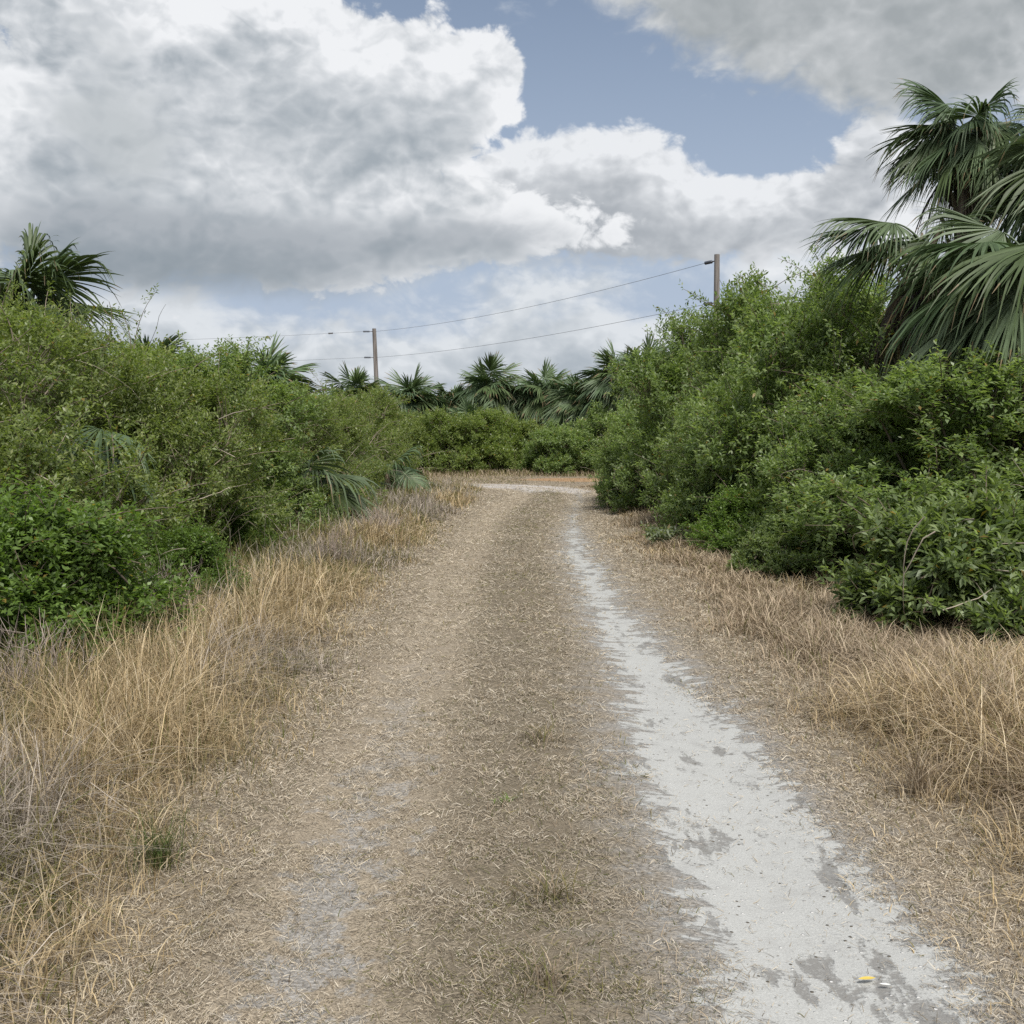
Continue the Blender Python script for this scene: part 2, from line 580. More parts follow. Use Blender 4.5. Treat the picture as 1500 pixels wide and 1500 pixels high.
def build_ground():
    xs = np.unique(np.r_[-420, -250, -140, -80, -50, -30, np.arange(-20, 20.01, 0.25), 30, 50, 80, 140, 250, 420])
    ys = np.unique(np.r_[-300, -150, -70, -35, -18, np.arange(-10, 60.01, 0.25), 75, 100, 150, 240, 420, 900])
    X, Y = np.meshgrid(xs, ys)
    x, y = X.ravel(), Y.ravel()
    z = ground_z(x, y)
    lat, al = lateral(x, y)
    z = z - 0.11 * (1 - sstep(np.abs(lat), TRACK_W - 0.7, TRACK_W - 0.05))
    k, n = len(xs), len(ys)
    i = np.arange(n - 1)[:, None] * k
    j = np.arange(k - 1)[None]
    f = np.stack([i + j, i + j + 1, i + k + j + 1, i + k + j], -1).reshape(-1, 4)
    me = new_mesh('ground', np.c_[x, y, z], f, M_GROUND, None, True)
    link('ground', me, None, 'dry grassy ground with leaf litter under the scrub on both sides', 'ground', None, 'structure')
    # the track strip
    us = np.linspace(-TRACK_W, TRACK_W, 61)
    p = CL[:, None, :] + CN[:, None, :] * us[None, :, None]
    x, y = p[..., 0].ravel(), p[..., 1].ravel()
    L = np.broadcast_to(us[None], p.shape[:2]).ravel()
    A = np.broadcast_to(CS[:, None], p.shape[:2]).ravel()
    kk = sstep(np.abs(L), 1.3, TRACK_W)
    z = ground_z(x, y) * (0.35 + 0.65 * kk) + (1 - kk) * profile(L, A) + 0.006
    m, n = p.shape[:2]
    i = np.arange(m - 1)[:, None] * n
    j = np.arange(n - 1)[None]
    f = np.stack([i + j, i + j + 1, i + n + j + 1, i + n + j], -1).reshape(-1, 4)
    me = new_mesh('dirt_track', np.c_[x, y, z], f, M_TRACK, None, True)
    uv = me.uv_layers.new(name='track')
    idx = f.ravel()
    uv.data.foreach_set('uv', np.c_[L[idx], A[idx]].astype(np.float32).ravel())
    link('dirt_track', me, None, 'two rut dirt track with pale bare sand in the right rut', 'track', None, 'structure')


build_ground()


# ------------------------------------------------------------------ utility poles and power lines
def pole(name, base, top, r0, r1, label, fittings, guy=None):
    root = thing(name, base, label, 'utility pole', 'wooden utility poles')
    g = Geo()
    t = np.linspace(0, 1, 14)[:, None]
    b = np.array([0, 0, -0.3]); e = np.array(top) - np.array(base)
    pts = b + (e - b) * t
    g.tube(pts, r0 + (r1 - r0) * t[:, 0], (1, 1, 1), 12)
    cap = pts[-1] + np.array([[math.cos(a) * r1, math.sin(a) * r1, 0] for a in np.arange(12) * math.pi / 6])
    cv = np.vstack([cap, pts[-1] + [0, 0, 0.02]])
    g.add(cv, [[k, (k + 1) % 12, (k + 2) % 12, 12] for k in range(0, 12, 2)], (1, 1, 1))
    link('pole_shaft', g.mesh('pole_shaft', M_POLE, True), root)
    for (h, direction) in fittings:
        d = np.array(direction, float); d /= np.linalg.norm(d)
        c = b + (e - b) * ((h + 0.3) / (e[2] + 0.3))
        g = Geo()
        q = np.linspace(0, 1, 15)
        prof = 0.035 + 0.05 * (np.sin(q * math.pi * 7) ** 2)
        g.tube(c + d * (r1 + 0.22 + 0.5 * q[:, None]), prof, (1, 1, 1), 8)
        link('insulator', g.mesh('insulator', M_INSUL, True), root)
        g = Geo()
        g.tube([c, c + d * (r1 + 0.24)], 0.03, (1, 1, 1), 6)
        link('bracket', g.mesh('bracket', M_METAL), root)
    if guy is not None:
        g = Geo()
        c = e * np.array([1, 1, (e[2] - 0.9) / e[2]])
        g.tube([c, np.array(guy) - np.array(base)], 0.012, (1, 1, 1), 5)
        link('guy_wire', g.mesh('guy_wire', M_WIRE), root)
    return root


PB = np.array([9.45, 51.0, 0.0]); PBt = PB + [-0.06, 0, 9.78]
PA = np.array([-10.35, 86.0, 0.0]); PAt = PA + [-0.35, 0, 9.72]
dAB = (PB - PA) / np.linalg.norm(PB - PA)
dL = np.array([-1.0, 0.02, 0.0])
pole('utility_pole', PB, PBt, 0.17, 0.125, 'grey wooden utility pole rising behind the tall right-hand scrub, guy wire at its side',
     [(9.5, -dAB), (7.6, -dAB)], (14.0, 49.4, 0))
pole('utility_pole', PA, PAt, 0.21, 0.15, 'leaning wooden utility pole standing beyond the far cabbage palms, left of the track',
     [(9.5, dL), (7.5, dL)])


def wire(a, b, sag, r, label, splice=None):
    t = np.linspace(0, 1, 60)[:, None]
    pts = a + (b - a) * t - np.array([0, 0, 1]) * sag * 4 * t * (1 - t)
    g = Geo()
    g.tube(pts, r, (1, 1, 1), 5)
    o = link('power_line', g.mesh('power_line', M_WIRE), None, label, 'power line', 'power lines between the poles')
    if splice is not None:
        i = int(splice * 59)
        g = Geo()
        g.tube([pts[i], pts[i] + (pts[i + 1] - pts[i]) * 0.45], 0.06, (1, 1, 1), 6)
        link('splice_sleeve', g.mesh('splice_sleeve', M_METAL), o)


def onpole(base, top, h, d, r):
    e = top - base
    return base + e * (h / e[2]) + d * (r + 0.72)


wire(onpole(PB, PBt, 9.5, -dAB, 0.13), onpole(PA, PAt, 9.5, dL, 0.15) + [0.87, 0, 0], 0.45, 0.010, 'upper power line running between the two utility poles')
wire(onpole(PB, PBt, 7.6, -dAB, 0.13), onpole(PA, PAt, 7.5, dL, 0.15) + [0.87, 0, 0], 0.35, 0.010, 'lower power line running between the two utility poles')
wire(onpole(PA, PAt, 9.5, dL, 0.15), np.array([-58.0, 88.0, 9.0]), 0.5, 0.010, 'upper power line leaving the leaning pole towards the left', 0.067)
wire(onpole(PA, PAt, 7.5, dL, 0.15), np.array([-58.0, 88.0, 7.0]), 0.4, 0.010, 'lower power line leaving the leaning pole towards the left')


# ------------------------------------------------------------------ foliage generators
UP = np.array([0, 0, 1.0])


def leaves_on(rg, base, axis, out, n_leaf, leaf, width, pal, young, droop=0.15, fold=0.25):
    """leaf quads set spirally on shoots: base (n,3), axis (n,3) already scaled by the shoot's length"""
    n = len(base)
    L = np.linalg.norm(axis, axis=1)
    a = nrm(axis)
    ref = nrm(rg.normal(size=(n, 3)))
    e1 = nrm(np.cross(a, ref)); e2 = np.cross(a, e1)
    t = (np.arange(n_leaf) + 0.6) / n_leaf
    t = np.clip(t[None] + rg.normal(0, 0.05, (n, n_leaf)), 0.05, 1.05)
    ph = (np.arange(n_leaf) * 2.39996)[None] + rg.uniform(0, 6.28, (n, 1)) + rg.normal(0, 0.3, (n, n_leaf))
    rad = np.cos(ph)[..., None] * e1[:, None] + np.sin(ph)[..., None] * e2[:, None]
    p = base[:, None] + a[:, None] * (t * L[:, None])[..., None]
    spread = (1.15 - 0.65 * t)[..., None]
    d = nrm(a[:, None] * (0.35 + 0.6 * t[..., None]) + rad * spread + rg.normal(0, 0.18, (n, n_leaf, 3)) - UP * droop)
    nn = nrm(UP * 0.9 + out[:, None] * 0.45 + rg.normal(0, 0.42, (n, n_leaf, 3)))
    nn = nrm(nn - (nn * d).sum(-1, keepdims=True) * d)
    s = np.cross(d, nn)
    ll = (leaf * (1.08 - 0.4 * np.abs(t - 0.45)) * rg.uniform(0.7, 1.25, t.shape))[..., None]
    ww = ll * width * rg.uniform(0.8, 1.15, t.shape)[..., None]
    q0 = p
    q1 = p + d * ll * 0.48 + s * ww * 0.5 + nn * ww * fold
    q2 = p + d * ll - nn * ll * 0.10
    q3 = p + d * ll * 0.48 - s * ww * 0.5 + nn * ww * fold
    v = np.stack([q0, q1, q2, q3], 2).reshape(-1, 3)
    f = np.arange(len(v)).reshape(-1, 4)
    pal = np.asarray(pal)
    k = rg.uniform(0, len(pal) - 1.001, (n, 1)) * 0.6 + 0.4 * rg.uniform(0, len(pal) - 1.001, (n, n_leaf))
    i = k.astype(int); fr = (k - i)[..., None]
    c = pal[i] * (1 - fr) + pal[i + 1] * fr
    yv = np.clip((t - 0.55) / 0.45, 0, 1)[..., None] * (rg.uniform(0, 1, (n, 1, 1)) ** 1.5)
    c = c * (1 - yv) + np.asarray(young) * yv
    # an odd yellowed leaf
    old = (rg.uniform(size=t.shape) < 0.012)[..., None]
    c = np.where(old, np.array([0.26, 0.19, 0.05]), c)
    c = c * rg.uniform(0.82, 1.18, t.shape)[..., None]
    return v, f, c.reshape(-1, 3)


def make_shrub(name, seed, r, h, leaf, width, clumps, per, n_leaf, shoot, pal, young, twig=(0.16, 0.13, 0.10), sprays=10, bare=8, lobes=22, gap=0.40, long=0.3):
    """returns (branch mesh, foliage mesh) of a ragged wild shrub of radius r and height h"""
    rg = np.random.default_rng(seed)
    # lobes of the outline: a crown of uneven heads and a skirt that reaches the ground
    th = rg.uniform(0, 2 * math.pi, lobes)
    lr = rg.uniform(0.16, 0.44, lobes) * min(r, h * 0.62)
    cz = rg.uniform(0.05, 0.92, lobes) ** 0.9
    q = np.sqrt(rg.uniform(0.15, 1, lobes)) * np.sqrt(np.clip(1.1 - cz ** 1.5, 0.05, 1))
    sk = np.arange(lobes) < lobes // 3
    cz = np.where(sk, rg.uniform(0.0, 0.16, lobes), cz)
    q = np.where(sk, rg.uniform(0.55, 1.0, lobes), q)
    th = np.where(sk, np.arange(lobes) * 6.283 / (lobes // 3) + rg.normal(0, 0.2, lobes), th)
    C = np.c_[np.cos(th) * q * (r - lr * 0.5), np.sin(th) * q * (r - lr * 0.5), lr * 0.6 + cz * (h - lr * 1.5)]
    n0 = lobes - 1
    C[n0] = (0, 0, h * 0.42); lr[n0] = min(r, h * 0.8) * 0.62
    C[n0 - 1] = (rg.normal(0, 0.2) * r, rg.normal(0, 0.2) * r, h - lr[n0 - 1])
    C[n0 - 2] = (rg.normal(0, 0.3) * r, rg.normal(0, 0.3) * r, h * 0.9 - lr[n0 - 2])
    g = Geo()
    for k in range(lobes):
        b0 = np.array([rg.normal(0, 0.10), rg.normal(0, 0.10), -0.05])
        mid = C[k] * np.array([0.35, 0.35, 0.55]) + rg.normal(0, 0.12, 3)
        t = np.linspace(0, 1, 7)[:, None]
        pts = (1 - t) ** 2 * b0 + 2 * t * (1 - t) * mid + t ** 2 * C[k]
        g.tube(pts, np.linspace(0.030, 0.010, 7) * (h / 3) ** 0.5, np.array(twig) * rg.uniform(0.7, 1.2), 5)
    n = clumps * 3
    li = rg.choice(lobes, n, p=lr ** 2 / (lr ** 2).sum())
    d = nrm(rg.normal(size=(n, 3)))
    d[:, 2] = np.where(d[:, 2] < -0.35, -d[:, 2], d[:, 2])
    p = C[li] + d * lr[li][:, None] * (0.78 + 0.48 * rg.uniform(0, 1, (n, 1)) ** 1.8)
    depth = ((np.linalg.norm(p[:, None] - C[None], axis=2) - lr[None]) / lr[None]).min(1)
    ok = (depth > -0.34) & (p[:, 2] > 0.05)
    p, d = p[ok][:clumps], d[ok][:clumps]
    hole = fbm(p[:, 0] * 2.0 + 9 * p[:, 2] * 0.3, p[:, 1] * 2.0 + p[:, 2] * 2.0, seed % 17, 3)
    keep = hole > gap
    p, d = p[keep], d[keep]
    n = len(p)
    for k in range(0, n, 2):
        g.tube([p[k] - d[k] * 0.45 - UP * 0.12 + rg.normal(0, 0.06, 3), p[k] - d[k] * 0.18 + rg.normal(0, 0.03, 3), p[k] + d[k] * (0.10 if rg.uniform() < 0.75 else rg.uniform(0.15, 0.4)) + rg.normal(0, 0.04, 3)],
               [0.009, 0.006, 0.003], np.array(twig) * rg.uniform(0.6, 1.7), 3)
    P = np.repeat(p, per, 0) + rg.normal(0, 0.075 * shoot / 0.25, (n * per, 3))
    O = np.repeat(d, per, 0)
    ax = nrm(O * 0.7 + UP * 0.5 + rg.normal(0, 0.50, (n * per, 3)))
    Ls = shoot * rg.uniform(0.55, 1.25, (n * per, 1)) * np.repeat(rg.uniform(0.7, 1.25, (n, 1)), per, 0)
    Ls = np.where(rg.uniform(size=Ls.shape) < long * 0.4, Ls * rg.uniform(1.3, 2.2, Ls.shape), Ls)
    fol = Geo()
    fol.add(*leaves_on(rg, P - ax * Ls * 0.35, ax * Ls, O, n_leaf, leaf, width, pal, young))
    m = int(n * per * 0.22)
    i = rg.choice(lobes, m)
    pin = C[i] + nrm(rg.normal(size=(m, 3))) * (lr[i] * rg.uniform(0.2, 0.75, m))[:, None]
    pin = pin[pin[:, 2] > 0.08]
    ax = nrm(rg.normal(size=pin.shape) + UP * 0.3) * shoot
    fol.add(*leaves_on(rg, pin, ax, nrm(pin - [0, 0, h * 0.4]), n_leaf, leaf * 1.15, width, pal, pal[0]))
    # arching sprays that leave the outline
    for k in range(sprays):
        i = rg.integers(lobes)
        dd = nrm(np.array([rg.normal(), rg.normal(), abs(rg.normal()) * 0.9 + 0.5]))
        b0 = C[i] + dd * lr[i] * 0.75
        ln = rg.uniform(0.35, 0.95) * (h / 3) ** 0.5
        side = nrm(rg.normal(size=3) * [1, 1, 0.2])
        t = np.linspace(0, 1, 8)[:, None]
        pts = b0 + dd * ln * t + side * ln * 0.35 * t ** 2 - UP * 0.18 * ln * t ** 2.5
        g.tube(pts, np.linspace(0.008, 0.0025, 8), np.array(twig), 4)
        tt = np.sort(rg.uniform(0.2, 1.0, 11))[:, None]
        b = b0 + dd * ln * tt + side * ln * 0.35 * tt ** 2 - UP * 0.18 * ln * tt ** 2.5
        ax = nrm(dd + side * 0.4 + rg.normal(0, 0.6, b.shape)) * shoot * 0.5
        fol.add(*leaves_on(rg, b, ax, nrm(dd + 0 * b), max(4, n_leaf // 2), leaf * 0.95, width, pal, young))
    for k in range(bare):
        i = rg.integers(lobes)
        dd = nrm(np.array([rg.normal(), rg.normal(), rg.normal() * 0.4]))
        b0 = C[i] + dd * lr[i] * 1.02
        side = nrm(np.cross(dd, rg.normal(size=3)))
        ln = rg.uniform(0.7, 1.7)
        t = np.linspace(-0.5, 0.5, 10)[:, None]
        pts = b0 + side * ln * t + dd * 0.16 * (1 - 5 * t ** 2) + UP * 0.25 * ln * (t - t ** 2 * 1.2) + np.cumsum(rg.normal(0, 0.012, (10, 3)), 0)
        g.tube(pts, np.linspace(0.006, 0.002, 10), np.array((0.36, 0.31, 0.25)) * rg.uniform(0.6, 1.2), 4)
    return g.mesh(name + '_branches', M_BARK), fol.mesh(name + '_foliage', M_LEAF)


PEP = [(0.117, 0.170, 0.064), (0.174, 0.245, 0.090), (0.232, 0.306, 0.119), (0.301, 0.361, 0.153)]
PEPY = (0.317, 0.385, 0.172)
MYR = [(0.106, 0.150, 0.049), (0.163, 0.215, 0.068), (0.212, 0.263, 0.091), (0.273, 0.309, 0.126)]
MYRY = (0.343, 0.364, 0.171)
BRI = [(0.095, 0.140, 0.034), (0.125, 0.200, 0.046), (0.165, 0.250, 0.062)]
BRIY = (0.25, 0.36, 0.10)
PAL = [(0.105, 0.149, 0.062), (0.158, 0.208, 0.082), (0.227, 0.276, 0.118)]
PALY = (0.330, 0.413, 0.193)
YEL = [(0.133, 0.187, 0.058), (0.193, 0.256, 0.074), (0.253, 0.316, 0.101)]
YELY = (0.338, 0.375, 0.125)

KIND = {
    'pepper': [make_shrub('pepper', 11 + k, 1.9, 3.8, 0.085, 0.42, 820, 7, 10, 0.26, PEP, PEPY, sprays=100, bare=22, lobes=30, gap=0.42, long=0.5) for k in range(3)],
    'myrtle': [make_shrub('myrtle', 31 + k, 1.7, 2.9, 0.060, 0.40, 840, 8, 11, 0.23, MYR, MYRY, sprays=110, bare=34, lobes=28, gap=0.475, long=0.5, twig=(0.24, 0.20, 0.155)) for k in range(3)],
    'bright': [make_shrub('bright', 51, 0.95, 1.4, 0.056, 0.46, 460, 7, 10, 0.22, BRI, BRIY, sprays=40, bare=5, lobes=18)],
    'rosette': [make_shrub('rosette', 61, 1.0, 1.0, 0.085, 0.36, 330, 6, 12, 0.19, PAL, PALY, sprays=30, bare=14, lobes=20)],
    'far': [make_shrub('far', 71 + k, 1.9, 2.9, 0.10, 0.45, 640, 7, 9, 0.30, MYR if k else YEL, MYRY if k else YELY, sprays=40, bare=10, lobes=26) for k in range(2)],
    'fardark': [make_shrub('fardark', 81, 1.7, 2.1, 0.10, 0.45, 520, 7, 9, 0.28, PEP, PEPY, sprays=30, bare=8, lobes=22)],
}
BASE = {'pepper': (1.9, 3.8), 'myrtle': (1.7, 2.9), 'bright': (0.95, 1.4), 'rosette': (1.0, 1.0), 'far': (1.9, 2.9), 'fardark': (1.7, 2.1)}


def shrub(kind, var, x, y, r, h, rz, label, group, name='shrub', cat='shrub'):
    br, fo = KIND[kind][var % len(KIND[kind])]
    z = float(ground_z(np.array([x]), np.array([y]))[0])
    o = thing(name, (x, y, z), label, cat, group, R(rz))
    s = r / BASE[kind][0]
    o.scale = (s, s, h / BASE[kind][1])
    link('foliage', fo, o)
    link('branches', br, o)
    return o


GR = 'dense scrub along the right side'
GL = 'dense scrub along the left side'
GF = 'scrub across the far end of the track'
# right-hand wall of scrub, front row from near to far
shrub('pepper', 0, 6.3, 9.4, 1.9, 2.1, 20, 'dark green shrub at the right edge of the picture, above the low pale-tipped bush', GR)
shrub('pepper', 1, 4.75, 11.7, 1.75, 2.35, 130, 'big dark green shrub directly below the hanging fronds of the right-hand palms', GR)
shrub('pepper', 2, 4.35, 14.7, 1.75, 3.5, 250, 'tall dark green shrub between the palm cluster and the shrub under the right pole', GR)
shrub('pepper', 0, 3.95, 18.0, 1.75, 3.95, 200, 'tall grey-green shrub that hides the foot of the right utility pole', GR)
shrub('pepper', 1, 3.55, 21.6, 1.7, 3.85, 310, 'tall green shrub with sprigs against the sky just left of the right pole', GR)
shrub('pepper', 2, 3.35, 25.2, 1.6, 2.75, 60, 'dark shrub at the bend, last of the right-hand scrub beside the track', GR)
shrub('myrtle', 0, 6.9, 15.6, 1.9, 2.7, 90, 'shrub crowded in behind the trunks of the right-hand palms', GR)
shrub('pepper', 1, 6.2, 19.8, 1.9, 4.55, 15, 'tallest right-hand shrub, its yellow-green top touching the palm fronds', GR)
shrub('pepper', 2, 5.4, 24.0, 1.9, 4.4, 170, 'tall shrub standing right beside the right pole, behind the front row', GR)
shrub('far', 1, 5.2, 29.5, 1.9, 3.7, 40, 'shrub behind the right-hand scrub, below the rightmost far palms', GR)
shrub('pepper', 0, 4.0, 12.9, 1.15, 2.2, 77, 'mid-sized light green shrub filling the bank below the dead palm fronds', GR)
shrub('pepper', 2, 3.45, 16.5, 1.1, 2.4, 140, 'mid-sized light green shrub in front of the grey-green one under the right pole', GR)
# low bushes in front of it
shrub('rosette', 0, 3.7, 8.9, 1.05, 0.98, 0, 'low bush with pale green leaf tips on the right verge in front of the scrub', 'low bushes at the foot of the right scrub', 'bush', 'bush')
shrub('rosette', 0, 5.2, 8.7, 1.0, 0.80, 140, 'low bush at the right edge of the picture over the dry grass', 'low bushes at the foot of the right scrub', 'bush', 'bush')
shrub('bright', 0, 3.05, 14.4, 0.75, 0.85, 90, 'rounded low bush jutting over the dry verge at the foot of the right scrub', 'low bushes at the foot of the right scrub', 'bush', 'bush')
shrub('rosette', 0, 2.85, 12.1, 0.42, 0.42, 200, 'smallest low bush, alone in the dry grass of the right verge', 'low bushes at the foot of the right scrub', 'bush', 'bush')
shrub('fardark', 0, 3.3, 16.4, 0.85, 1.3, 300, 'dark low bush spilling out of the right scrub halfway along the verge', 'low bushes at the foot of the right scrub', 'bush', 'bush')
shrub('fardark', 0, 2.7, 23.2, 0.85, 1.35, 120, 'dark low bush beside the track where it bends', 'low bushes at the foot of the right scrub', 'bush', 'bush')

# left-hand wall
shrub('bright', 0, -3.28, 7.4, 0.95, 1.12, 30, 'bright green leafy bush in front at the left edge of the picture', GL, 'bush', 'bush')
shrub('bright', 0, -2.88, 9.7, 0.5, 0.75, 200, 'small bright green bush beside the dry weeds on the left', GL, 'bush', 'bush')
shrub('myrtle', 0, -4.68, 9.7, 1.55, 2.6, 10, 'olive shrub at the left edge of the picture behind the bright green bush', GL)
shrub('myrtle', 1, -5.18, 12.3, 1.6, 2.95, 100, 'tall olive shrub with airy sprays under the upright palm on the left', GL)
shrub('myrtle', 2, -4.23, 13.2, 1.45, 2.65, 220, 'olive shrub around the drooping palmetto fronds on the left', GL)
shrub('pepper', 1, -4.38, 16.8, 1.6, 2.85, 150, 'leafy mid-green shrub left of the nearest far palm, in the left front row', GL)
shrub('myrtle', 1, -4.13, 20.3, 1.6, 2.3, 280, 'olive shrub beside the dark palmetto on the left, its nearer side', GL)
shrub('myrtle', 2, -4.18, 24.6, 1.65, 2.5, 60, 'olive shrub just beyond the dark palmetto on the left', GL)
shrub('myrtle', 0, -4.23, 29.0, 1.75, 2.65, 330, 'last olive shrub of the left scrub, where the track turns', GL)
shrub('far', 1, -5.2, 37.2, 1.9, 2.8, 200, 'shrub in front of the leaning pole at the far left of the bend', GL)
shrub('myrtle', 2, -8.3, 16.6, 1.9, 3.35, 80, 'shrub behind the upright palm at the left edge', GL)
shrub('pepper', 0, -8.4, 20.6, 1.9, 3.6, 190, 'tall back-row shrub right of the airy sprays on the left', GL)
shrub('far', 0, -8.2, 25.4, 2.0, 3.45, 10, 'yellow-green back-row shrub below the leftmost far palm', GL)
shrub('far', 1, -8.6, 30.0, 2.0, 2.4, 120, 'back-row shrub below the round palm left of the leaning pole', GL)
shrub('far', 0, -8.0, 38.5, 2.0, 2.9, 250, 'yellow-green back-row shrub left of the leaning pole', GL)
shrub('rosette', 0, -3.3, 17.6, 0.6, 0.7, 20, 'low leafy bush at the edge of the left grass, halfway down the track', GL, 'bush', 'bush')
shrub('bright', 0, -3.45, 13.6, 0.6, 0.8, 310, 'low bright bush at the foot of the palmetto fronds on the left', GL, 'bush', 'bush')

# far end
for k, (x, y, r, h, kd, vr, lb) in enumerate((
        (-5.0, 43.6, 1.8, 2.7, 'far', 1, 'olive shrub right below the top of the leaning pole, far end of the track'),
        (-2.6, 43.4, 1.6, 2.4, 'far', 0, 'yellow-green shrub right of the leaning pole at the far end'),
        (-0.9, 44.2, 1.7, 2.45, 'far', 0, 'bright yellow-green shrub below the tallest middle palm at the far end'),
        (1.7, 43.0, 1.6, 1.8, 'fardark', 0, 'low dark green shrub straight ahead behind the pale sand bend'),
        (3.6, 43.6, 1.7, 2.4, 'fardark', 0, 'dark green shrub at the far end next to the right-hand scrub'),
        (-3.6, 45.2, 1.6, 2.3, 'far', 1, 'olive shrub crowded behind the leaning-pole shrubs at the far end'),
        (0.6, 45.8, 1.7, 2.0, 'far', 1, 'olive shrub between the middle palms at the far end'),
        (5.6, 41.5, 1.9, 3.3, 'far', 1, 'olive shrub below the palms that rise over the right-hand scrub'),
        (-7.3, 44.6, 1.9, 3.0, 'far', 0, 'yellow-green shrub left of the leaning pole at the far end'))):
    shrub(kd, vr, x, y, r, h, k * 77, lb, GF)


# ------------------------------------------------------------------ palms
def frond_geo(g, rg, origin, az, el, pet, size, col, wind=(0, 0, 0), droop=0.45, nseg=38, stations=6, vee=0.45, costa=0.38, flop=0.45, wide=1.0):
    """one costapalmate fan leaf"""
    o = np.asarray(origin, float)
    wv = np.asarray(wind, float)
    d0 = np.array([math.cos(el) * math.cos(az), math.cos(el) * math.sin(az), math.sin(el)])
    t = np.linspace(0, 1, 7)[:, None]
    grav = (0.16 + 0.25 * max(0, math.cos(el))) * pet
    pts = o + d0 * pet * t + (-UP * grav + wv * 0.12 * pet) * t ** 2
    g.tube(pts, np.linspace(0.022, 0.011, 7) * (size / 0.9), np.array(col) * 1.15, 4)
    hub = pts[-1]
    c = nrm(pts[-1] - pts[-2])
    side = nrm(np.cross(c, UP) + 1e-6)
    side = nrm(side + rg.normal(0, 0.45) * np.cross(side, c))
    wv = wv * rg.uniform(0.2, 1.6) + rg.normal(0, 0.05, 3)
    nn = np.cross(side, c)
    if nn[2] < 0:
        nn, side = -nn, -side
    # segments
    th = np.linspace(-2.45, 2.45, nseg) + rg.normal(0, 0.015, nseg)
    u = np.abs(th) / 2.45
    st = np.clip(1 - u * 1.25, 0, 1)
    start = hub + c * (costa * size * st)[:, None] - UP * (0.22 * costa * size * st ** 2)[:, None]
    fth = th * (0.42 + 0.58 * u)
    dirs = np.cos(fth)[:, None] * c + np.sin(fth)[:, None] * side
    dirs = nrm(dirs - nn * (vee * np.sin(np.abs(fth)) ** 1.0)[:, None] + rg.normal(0, 0.025, (nseg, 3)))
    L = size * (0.62 + 0.38 * np.cos(th * 0.62)) * rg.uniform(0.9, 1.08, nseg)
    s = np.linspace(0, 1, stations)
    wprof = np.interp(s, [0, 0.40, 0.6, 0.85, 1], [0.15, 1.0, 0.75, 0.38, 0.06])
    dr = droop * rg.uniform(0.7, 1.5, nseg)
    flo = rg.uniform(size=nseg) < flop
    bend = (s[None] ** 2.9) * dr[:, None] + np.where(flo[:, None], np.clip(s[None] - 0.55, 0, 1) ** 2 * 1.6, 0)
    p = start[:, None] + dirs[:, None] * (L[:, None] * (s[None] - 0.18 * bend))[..., None] \
        - UP * (bend * L[:, None])[..., None] * 0.85 + wv * ((s[None] ** 1.8) * L[:, None] * rg.uniform(0.5, 1.3, (nseg, 1)))[..., None]
    tang = nrm(np.gradient(p, axis=1))
    wd = nrm(np.cross(tang, nn[None, None] + 0 * tang))
    tilt = np.where(np.arange(nseg) % 2 == 0, 0.5, -0.5)[:, None, None]
    wd = nrm(wd + tilt * np.cross(tang, wd))
    half = (0.030 * wide * size * wprof)[None, :, None]
    a = p + wd * half
    b = p - wd * half
    v = np.stack([a, b], 2).reshape(-1, 3)
    i = (np.arange(nseg)[:, None] * stations + np.arange(stations - 1)[None]) * 2
    f = np.stack([i, i + 1, i + 3, i + 2], -1).reshape(-1, 4)
    cc = np.asarray(col)[None, None] * rg.uniform(0.8, 1.25, (nseg, 1, 1)) * np.ones((1, stations - 1, 1))
    dry = (rg.uniform(size=(nseg, 1, 1)) < 0.25) & (np.arange(stations - 1)[None, :, None] >= stations - 2)
    cc = np.where(dry, np.array([0.20, 0.155, 0.085]), cc)
    g.add(v, f, cc.reshape(-1, 3))


PGREEN = [(0.068, 0.106, 0.051), (0.090, 0.134, 0.065), (0.117, 0.160, 0.084), (0.082, 0.117, 0.046)]
PDEAD = [(0.075, 0.064, 0.052), (0.15, 0.115, 0.078), (0.055, 0.048, 0.042)]


def palm_trunk(root, rg, h, r):
    g = Geo()
    t = np.linspace(0, 1, 12)
    g.tube(np.c_[0.06 * np.sin(t * 3), 0 * t, t * h - 0.1], r * (1.15 - 0.25 * t), (0.17, 0.145, 0.115), 12)
    # leaf-base boots
    for k in range(46):
        z = h * (0.35 + 0.65 * k / 46)
        a = k * 2.4
        b = np.array([math.cos(a) * r * 0.9, math.sin(a) * r * 0.9, z])
        d = np.array([math.cos(a) * 0.16, math.sin(a) * 0.16, 0.26])
        g.tube([b, b + d * 0.6, b + d], [0.045, 0.035, 0.012], np.array((0.2, 0.165, 0.12)) * rg.uniform(0.6, 1.2), 4)
    link('trunk', g.mesh('palm_trunk', M_BARK), root)


